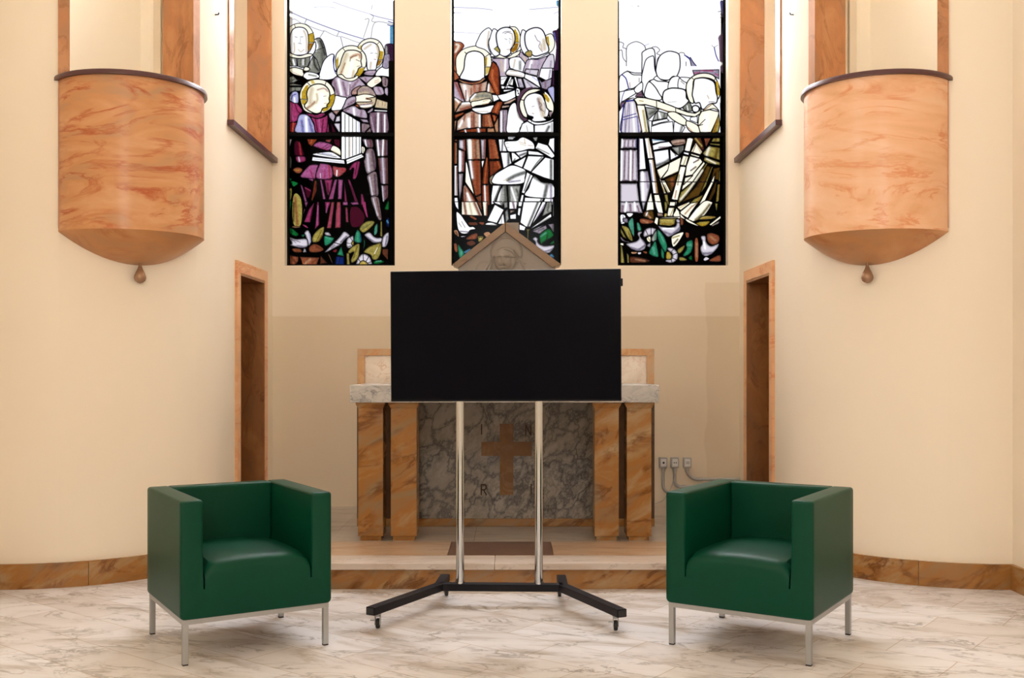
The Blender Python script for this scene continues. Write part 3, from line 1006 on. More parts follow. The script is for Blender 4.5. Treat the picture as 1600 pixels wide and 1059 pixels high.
ART2 = '''
A f W 0 60,0 1535,0 1535,978 60,978
A l b 0.7 65,105 400,115 620,140
A l b 0.7 1130,135 1300,120 1530,100
A l b 0.4 60,445 330,460 440,470
A l b 0.6 1470,190 1530,165
A l b 0.6 65,180 180,180
A f n 0 1500,0 1540,0 1540,100 1510,80
A s x 1.4 75,610 120,585 180,590 220,625 215,660 160,720 120,790 105,900 150,990 75,1010
A b C 6 120,620 150,640 110,720
A b X 4 200,620 190,670 130,740
A s C 1.4 110,880 120,790 180,710 260,665 380,640 480,660 560,730 600,800 600,930 570,1010 500,1060 160,1060 120,980
A f Y 0 515,800 545,790 540,920 515,920
A f y 0 515,935 590,935 580,990 520,1050
A b W 12 180,800 200,900
A l k 1.2 235,725 260,750
A l k 1.2 510,795 570,755
A l k 1.2 510,930 600,930
A s W 2.0 235,830 260,750 310,720 370,710 440,725 490,765 508,830 505,1090 440,1120 350,1130 240,1110 165,1080 220,960
A s V 1.4 390,640 420,540 470,450 560,388 610,435 600,500 565,560 560,660 600,760 510,690
A b T 3 570,440 550,560 550,640
A s V 1.4 640,400 690,440 670,540 690,640 720,740 650,780 590,700 565,600 580,540 610,440
A f h 1.0 640,680 680,645 725,700 720,745
A s C 1.4 730,400 860,375 940,380 990,450 1005,560 985,660 930,730 880,745 870,700 930,600 930,500 880,420
A f Y 0 910,440 930,500 935,590 985,590 975,480 930,400
A f O 0 935,600 985,600 960,690 900,735 870,700 915,650
A l k 1.0 935,590 985,590
A l k 1.0 860,355 858,390
A s V 2.0 670,520 680,450 730,400 810,380 880,400 920,460 930,560 900,640 870,690 870,740 800,785 720,760 720,700 690,640
A b s 1.2 760,460 800,440 870,440
A b E 1.2 790,470 830,450 890,470
A b T 3 890,480 905,580 890,640
A l S 0.7 790,540 820,552
A l S 0.7 850,535 880,552
A l t 0.6 850,560 858,610
A l f 0.8 820,690 860,685
A s V 1.5 1000,560 1010,480 1035,415 1085,450 1065,540 1080,640 1120,720 1080,770 1030,710 1005,640
A s C 1.4 1350,500 1430,470 1470,530 1480,620 1450,700 1400,735 1380,700 1390,640 1350,560
A f Y 0 1360,510 1395,505 1410,640 1390,630
A b W 4 1440,520 1455,620
A s V 2.0 1065,540 1080,450 1150,400 1240,385 1310,420 1350,500 1365,580 1395,660 1390,720 1300,760 1200,780 1120,710 1080,640
A b T 7 1330,560 1340,680
A b E 1.2 1205,490 1240,560 1280,590 1260,650 1310,720
A b T 4 1290,620 1300,700
A s h 1.3 1070,740 1110,710 1150,705 1165,740 1150,790 1100,780
A b f 3 1120,740 1140,770
A s P 1.3 1010,720 1060,770 1120,810 1075,880 990,800
A b T 4 1050,790 1080,850
A s C 1.5 600,790 680,785 720,760 800,795 870,770 900,745 1000,700 1010,690 980,760 900,800 800,812 700,805 610,800
A s P 1.5 600,830 680,810 780,815 840,815 850,940 800,1080 730,1090 700,980 670,880
A b T 4 740,850 760,1000
A b W 5 800,830 790,980
A s V 1.5 855,820 980,790 1040,840 1070,890 1060,960 1020,1010 900,960 860,940
A b T 3 930,830 910,940
A b S 5 1000,860 1000,960
A s W 1.4 1160,810 1250,810 1390,745 1410,755 1330,800 1230,825 1150,825
A s P 1.5 1110,830 1250,825 1370,790 1300,950 1240,1090 1060,1050 1040,1010 1070,900
A b W 6 1160,850 1120,1000
A b q 4 1270,840 1240,960
A b q 3 1160,900 1150,980
A s w 1.6 1380,790 1440,755 1470,790 1460,960 1300,960
A b q 4 1430,850 1420,950
A s U 0 1450,440 1500,420 1540,440 1540,978 1480,978 1500,650 1470,520
A b b 3 1470,460 1490,560
B s X 1.5 560,70 610,-100 640,-110 700,-40 720,80 720,330 660,330 600,200 560,120
B b o 5 620,0 620,120 680,280
B b k 4 710,-30 715,300
B f x 1.2 80,-10 140,60 160,110 85,150
B s i 1.5 140,120 230,150 330,165 430,150 490,105 520,120 440,180 330,195 220,180 150,140
B b X 2 250,165 350,180 450,150
B f P 1.4 80,155 135,160 235,435 190,440 80,370
B b X 7 110,180 200,380
B f c 1.5 150,165 230,180 330,200 440,185 550,140 530,290 380,310 310,380 295,440 245,435
B b X 8 450,200 440,290
B b W 8 230,220 270,400
B b X 3 250,280 250,400
B b X 3 325,250 320,330
B b x 8 370,210 370,290
B f i 1.4 565,150 660,320 590,320 535,290
B b X 5 600,220 640,300
B b W 4 565,200 560,290
B f i 1.4 85,370 205,435 150,490 90,600
B b W 5 110,400 150,440
B f c 1.4 205,440 320,435 340,520 200,560 100,590 150,500
B b W 5 200,460 320,450
B b X 6 180,540 330,500
B s T 1.7 300,430 320,370 380,320 460,300 540,300 610,335 610,440 500,460 340,450
B b S 10 400,360 560,350 590,400
B b W 4 320,400 380,330
B s C 1.5 325,440 420,420 530,395 580,395 600,420 540,470 400,490 335,510
B b T 2 490,430 560,405
B b i 1.2 480,470 600,450
B s V 1.7 340,525 480,510 630,480 640,530 600,580 500,605 410,590 350,560
B b T 1.5 400,570 560,570
B f V 1.4 610,335 690,345 720,400 630,440 625,400
B f W 1.6 685,345 800,320 930,270 940,370 830,430 760,435 710,390
B b T 1.5 840,310 860,330
B s X 1.5 600,580 680,440 760,440 740,500 700,620 660,600
B b o 5 700,470 660,570
B f X 1.5 600,600 690,635 640,740
B b o 3 640,630 650,690
B f X 1.3 90,620 230,580 200,610 100,680
B b o 3 120,630 210,600
B f c 1.6 130,700 240,600 330,560 400,590 460,610 465,790 280,800 120,840
B b X 6 360,600 360,790
B b X 4 240,620 220,700
B b W 8 290,680 300,790
B b x 4 330,600 330,790
B b W 5 160,780 200,700
B b W 4 440,620 440,790
B f x 1.6 475,615 590,600 640,790 470,790
B b E 5 500,640 500,780
B b i 4 560,640 590,780
B f X 1.4 120,860 200,825 350,805 530,800 530,860
B b W 5 420,800 430,860
B b W 3 240,825 250,860
B f i 1.4 545,800 640,800 655,860 545,860
B f i 1.4 90,700 125,690 100,860 90,860
B f i 1.4 700,640 705,860 660,860 640,760
B f P 1.5 715,560 740,545 830,545 820,860 710,860
B b s 3 770,560 770,860
B b W 3 740,580 740,860
B b p 2 800,560 800,860
B f c 1.5 770,450 930,380 950,400 860,460 780,475
B f c 1.5 750,490 860,480 850,510 740,530
B f V 1.3 730,85 830,85 770,200 730,200
B b S 1.5 740,130 800,110
B f W 1.4 860,90 790,250 820,255 890,90
B f W 1.2 840,180 880,120 910,120 900,210 850,200
B b S 3 860,190 890,130
B f W 1.4 915,90 945,90 985,240 960,235
B f V 1.2 740,210 800,225 770,260 740,250
B f w 1.3 960,110 1020,110 1060,240 990,240
B b q 5 980,150 1030,230
B f W 1.3 770,270 940,260 830,290 770,300
B f V 1.2 820,210 930,240 900,250 820,245
B s W 1.5 950,250 1000,270 990,350 945,350
B l k 2 965,280 970,290
B l k 2 975,315 980,325
B s V 1.8 805,60 840,-10 940,0 1060,40 1050,100 940,85
B b T 2 820,50 1030,80
B b T 2 870,10 960,15
B f W 1.6 1070,45 1160,70 1235,90 1290,250 1170,170 1060,105
B b L 3 1170,90 1250,150
B f w 1.5 1035,110 1060,110 1290,250 1200,245 1080,255
B b q 4 1100,160 1170,240
B f w 1.6 1080,-20 1260,-10 1240,80 1150,60 1060,30
B b q 3 1140,-10 1130,50
B f W 1.6 1290,-30 1450,-30 1440,100 1380,150 1260,90
B b q 5 1420,0 1400,120
B f q 1.5 1250,100 1300,160 1440,110 1430,210 1380,270 1300,250
B b p 4 1350,150 1350,250
B s U 0 1460,0 1540,0 1540,860 1480,860 1500,600 1450,300
B s L 1.5 1380,270 1430,225 1470,230 1490,330 1520,560 1490,560 1460,440
B b b 3 1480,300 1510,540
B s Q 0 960,420 1010,300 1080,250 1180,235 1080,330 1010,400 1040,620 1100,680 1040,700 980,600
B s W 1.6 820,700 830,600 860,500 910,450 945,465 960,560 1000,660 1050,720 1000,800 980,860 820,860
B b t 4 950,500 980,640 1040,700
B s C 2.0 990,480 1010,400 1060,320 1130,270 1220,255 1330,280 1410,350 1460,450 1470,540 1450,600 1400,650 1350,620 1330,300 1200,310 1100,350 1070,450 1090,560 1100,650 1050,640 1010,570
B f Y 0 1320,320 1370,340 1410,400 1400,450 1370,430
B l k 1.6 1000,405 1055,415
B l k 1.6 1300,330 1345,295
B f K 0 1360,540 1450,560 1420,640 1380,640
B f A 0 1400,580 1450,570 1420,650
B s V 2.0 1055,430 1090,360 1150,325 1220,315 1300,345 1345,430 1370,520 1400,560 1380,640 1330,650 1370,690 1290,710 1210,710 1160,690 1180,650 1110,620 1075,540
B b T 10 1270,400 1300,520 1320,620
B b A 5 1250,400 1290,550
B b E 1.2 1260,430 1300,480 1270,520 1330,570
B b E 1.2 1330,450 1350,520 1340,600
B b W 8 1140,440 1140,580
B l S 0.8 1165,505 1195,495
B l f 0.9 1165,595 1190,600
B b W 6 1250,670 1200,690
B s W 1.8 1105,700 1130,680 1200,715 1290,720 1400,700 1450,670 1460,690 1380,735 1270,755 1190,750
B l k 0.8 1160,700 1150,730
B f V 1.8 1100,705 1190,755 1195,860 985,860 1030,740
B b t 2 1090,770 1110,860
B f V 1.6 1200,760 1330,750 1465,700 1465,860 1200,860
B b s 5 1400,780 1360,860
B b t 4 1440,740 1440,850
C f K 0 60,-30 1560,-30 1560,978 60,978
C f x 1.0 95,70 130,70 130,95 95,95
C f i 1.2 90,110 130,110 130,410 90,410
C b X 3 100,120 100,400
C f w 1.2 150,70 240,70 245,230 150,190
C b X 5 225,80 230,220
C f w 1.2 145,210 235,235 225,520 145,520
C b X 5 215,240 210,500
C b W 4 165,230 165,510
C f V 1.2 90,430 130,430 135,850 90,850
C b x 2 120,450 115,840
C f w 1.2 145,540 215,540 200,700 165,940 150,800
C b A 3 190,560 180,800
C f T 1.4 255,65 440,65 455,345 275,345
C b X 9 380,70 390,340
C b W 8 300,80 310,340
C b o 3 345,70 350,340
C b x 2 430,80 440,330
C f x 1.3 280,360 455,360 465,820 380,855 340,700
C b X 8 400,370 410,820
C b W 6 310,370 340,600
C f C 1.2 250,350 300,560 370,850 240,660
C b W 4 260,400 300,700
C f w 1.2 450,65 530,65 520,340 465,345
C b X 4 510,80 500,320
C f x 1.4 555,65 660,65 720,340 570,345
C b X 6 590,80 620,330
C b o 3 660,150 690,330
C f X 1.3 490,470 540,300 560,350 570,500 560,690 475,690
C b o 2 540,330 510,680
C f W 1.0 465,370 505,360 475,480
C f X 1.4 570,365 720,360 750,460 640,550 580,590
C b o 3 690,380 720,460
C b E 4 620,380 630,540
C s T 1.0 580,600 635,565 630,680 585,680
C b X 2 590,620 620,670
C f x 1.3 475,705 565,705 580,978 480,978
C b W 3.5 510,710 520,970
C b X 3 555,710 560,970
C b X 2 485,710 490,970
C f c 1.3 215,720 240,690 350,860 410,978 190,978
C b X 5 240,750 240,970
C b X 5 280,740 340,870 400,970
C b W 5 270,820 320,960
C f x 1.3 385,870 465,835 465,978 440,978
C b E 4 430,870 450,960
C f V 1.2 90,875 135,875 150,978 90,978
C f X 1.0 205,720 200,978 225,978
C f V 1.3 700,65 790,65 780,110 820,235 720,235
C b s 3 760,80 750,230
C f V 1.3 730,250 850,250 885,400 770,470
C b s 5 840,270 840,420
C b W 4 770,270 790,440
C s W 1.7 790,100 950,85 1000,50 1060,40 1180,110 1200,200 1120,205 1000,235 850,240 810,190
C b T 2 980,100 1080,130
C b T 2 1000,130 1080,155
C b i 1.5 1110,150 1180,160
C b t 2 800,130 840,120
C b t 2 810,180 850,180
C b T 3 1060,60 1070,120
C f V 1.2 830,30 950,25 900,70 835,70
C b s 2 850,50 940,45
C f t 1.2 1170,40 1250,30 1230,100 1200,90
C f W 1.4 1250,110 1380,150 1490,300 1440,330 1210,190
C b S 3 1240,190 1400,270
C f W 1.4 1410,60 1500,40 1490,280 1390,140
C b L 4 1480,80 1480,250
C f W 1.3 880,250 920,255 1000,330 890,385
C b s 3 930,340 900,380
C f V 1.3 935,250 1100,220 1090,280 1010,330
C b s 4 1000,290 1080,260
C f W 1.4 1110,225 1250,240 1350,295 1115,280
C f W 1.4 905,410 1090,300 1030,460
C f W 1.7 1110,295 1340,305 1150,520 1040,470
C b s 3 1300,320 1230,400 1160,500
C f W 1.7 1350,315 1470,345 1470,640 1330,600 1150,525
C b s 6 1430,360 1430,610
C s W 1.8 640,570 750,490 890,425 1040,470 1080,510 1070,590 1020,685 635,685
C b s 8 830,630 940,570 1060,530
C b q 4 850,660 1000,640
C b T 2 770,640 830,620
C f W 1.7 620,705 740,705 640,960 600,978 600,850
C b s 3 720,720 640,920
C f t 1.5 760,705 810,705 830,978 660,978 660,950
C b W 5 730,760 690,950
C b s 5 790,720 800,970
C f t 1.5 830,705 1010,705 990,860 970,978 850,978
C b W 4 880,740 930,900 950,970
C b s 4 950,760 980,850
C b s 4 850,730 860,960
C f W 1.5 1095,520 1180,570 1060,820 1020,810 1050,700
C b s 3 1140,560 1060,780
C s W 1.8 1190,580 1300,660 1460,700 1460,880 1080,855 1120,740
C b s 9 1210,590 1330,660 1460,680
C b s 8 1370,720 1340,860
C b q 6 1430,700 1430,870
C f W 1.5 1020,835 1055,835 1030,978 985,978
C f W 1.8 1065,870 1330,885 1280,978 1050,978
C b s 4 1300,890 1260,975
C f W 1.6 1345,885 1460,890 1460,978 1310,978
C b q 5 1430,900 1420,978
D f V 1.2 90,0 145,0 150,120 110,70
D f C 1.5 190,0 400,0 480,195 330,190 190,180
D b X 5 225,0 250,170
D b X 6 370,20 440,180
D b T 4 300,20 330,170
D f x 1.3 400,0 465,0 475,140 430,60
D b E 3 430,10 460,100
D f C 1.3 480,0 550,0 545,195 500,195
D b X 3 540,20 535,190
D s W 1.5 120,140 180,180 250,280 300,345 350,345 385,378 310,395 270,440 190,440 140,380 120,250
D b v 3 170,410 290,420
D l k 0.8 150,290 190,350
D l k 0.8 190,270 240,360
D f W 1.8 650,35 780,110 680,300 540,265
D f W 1.5 620,0 750,0 760,60 660,25
D b s 3 720,0 750,50
D f t 1.3 770,0 830,0 830,80 780,95
D f W 1.5 770,150 790,310 690,310
D b t 3 750,180 740,300
D f t 1.3 790,140 830,90 850,240 800,300
D f W 1.2 850,0 960,0 950,100 850,100
D b p 5 900,0 920,90
D f c 1.2 860,115 950,120 860,165
D f W 1.2 860,185 945,165 945,240 865,240
D f W 1.3 980,0 1035,0 1020,65 975,65
D f W 1.3 975,85 1015,85 995,200 965,180
D f W 1.8 1045,0 1300,0 1140,350 1080,350 1000,290
D b s 5 1250,0 1110,340
D f W 1.4 1310,0 1360,0 1330,90 1160,330 1150,340
D b q 4 1340,40 1230,230
D f t 1.3 1370,0 1440,0 1440,140 1300,210
D b s 4 1400,20 1380,130
D f t 1.3 1455,0 1470,0 1470,200 1450,210
D f W 1.6 1150,365 1430,160 1440,210 1160,375
D b t 3 1260,300 1400,220
D f W 1.6 1160,395 1480,240 1360,310 1200,400
D f W 1.2 990,310 1080,350 1060,400 990,390
D s W 1.5 520,320 550,290 620,290 680,325
D b t 3 600,320 680,325
D f P 1.3 1380,310 1470,300 1470,440 1420,360
D b s 4 1450,330 1450,400
D f P 1.3 1160,410 1360,320 1380,370 1270,450
D b s 4 1260,400 1330,370
D s F 0 300,200 350,205 400,240 370,245
D s E 0 290,290 400,290 400,320 310,320
D s F 0 430,290 500,290 480,320
D s i 0 500,440 560,420 590,450 540,490
D s F 0.8 250,520 330,450 410,440 390,520
D s i 0 90,400 130,400 150,480 100,440
D b E 4 110,420 130,460
D s E 0 260,570 340,540 380,580 310,610
D s F 0 90,590 120,590 130,690 100,680
D s V 0.8 180,480 220,475 260,480 190,490
D s y 0.8 415,510 420,480 490,480 480,530 430,560
D l k 1.2 430,500 450,490
D l k 1.2 460,500 475,490
D s g 0.8 135,590 200,660 240,720 160,780
D b e 4 180,680 190,740
D s n 0.8 220,690 300,650 320,670 240,720
D f y 1.0 1085,380 1140,380 1135,395 1120,400 1115,540 1100,540 1100,400 1088,398
D s G 1.2 1265,480 1320,410 1400,370 1450,420 1460,480 1330,560 1290,590
D b e 3 1290,480 1360,430
D b k 3 1380,470 1360,560
D s G 0.8 1410,590 1470,530 1475,580
D s w 1.4 1170,515 1210,485 1250,510 1245,550 1280,590 1350,610 1485,600 1440,680 1400,715 1330,700 1220,620 1210,560
D b v 3 1350,690 1440,660
D s n 0.8 1400,750 1440,720 1475,760 1470,780
'''
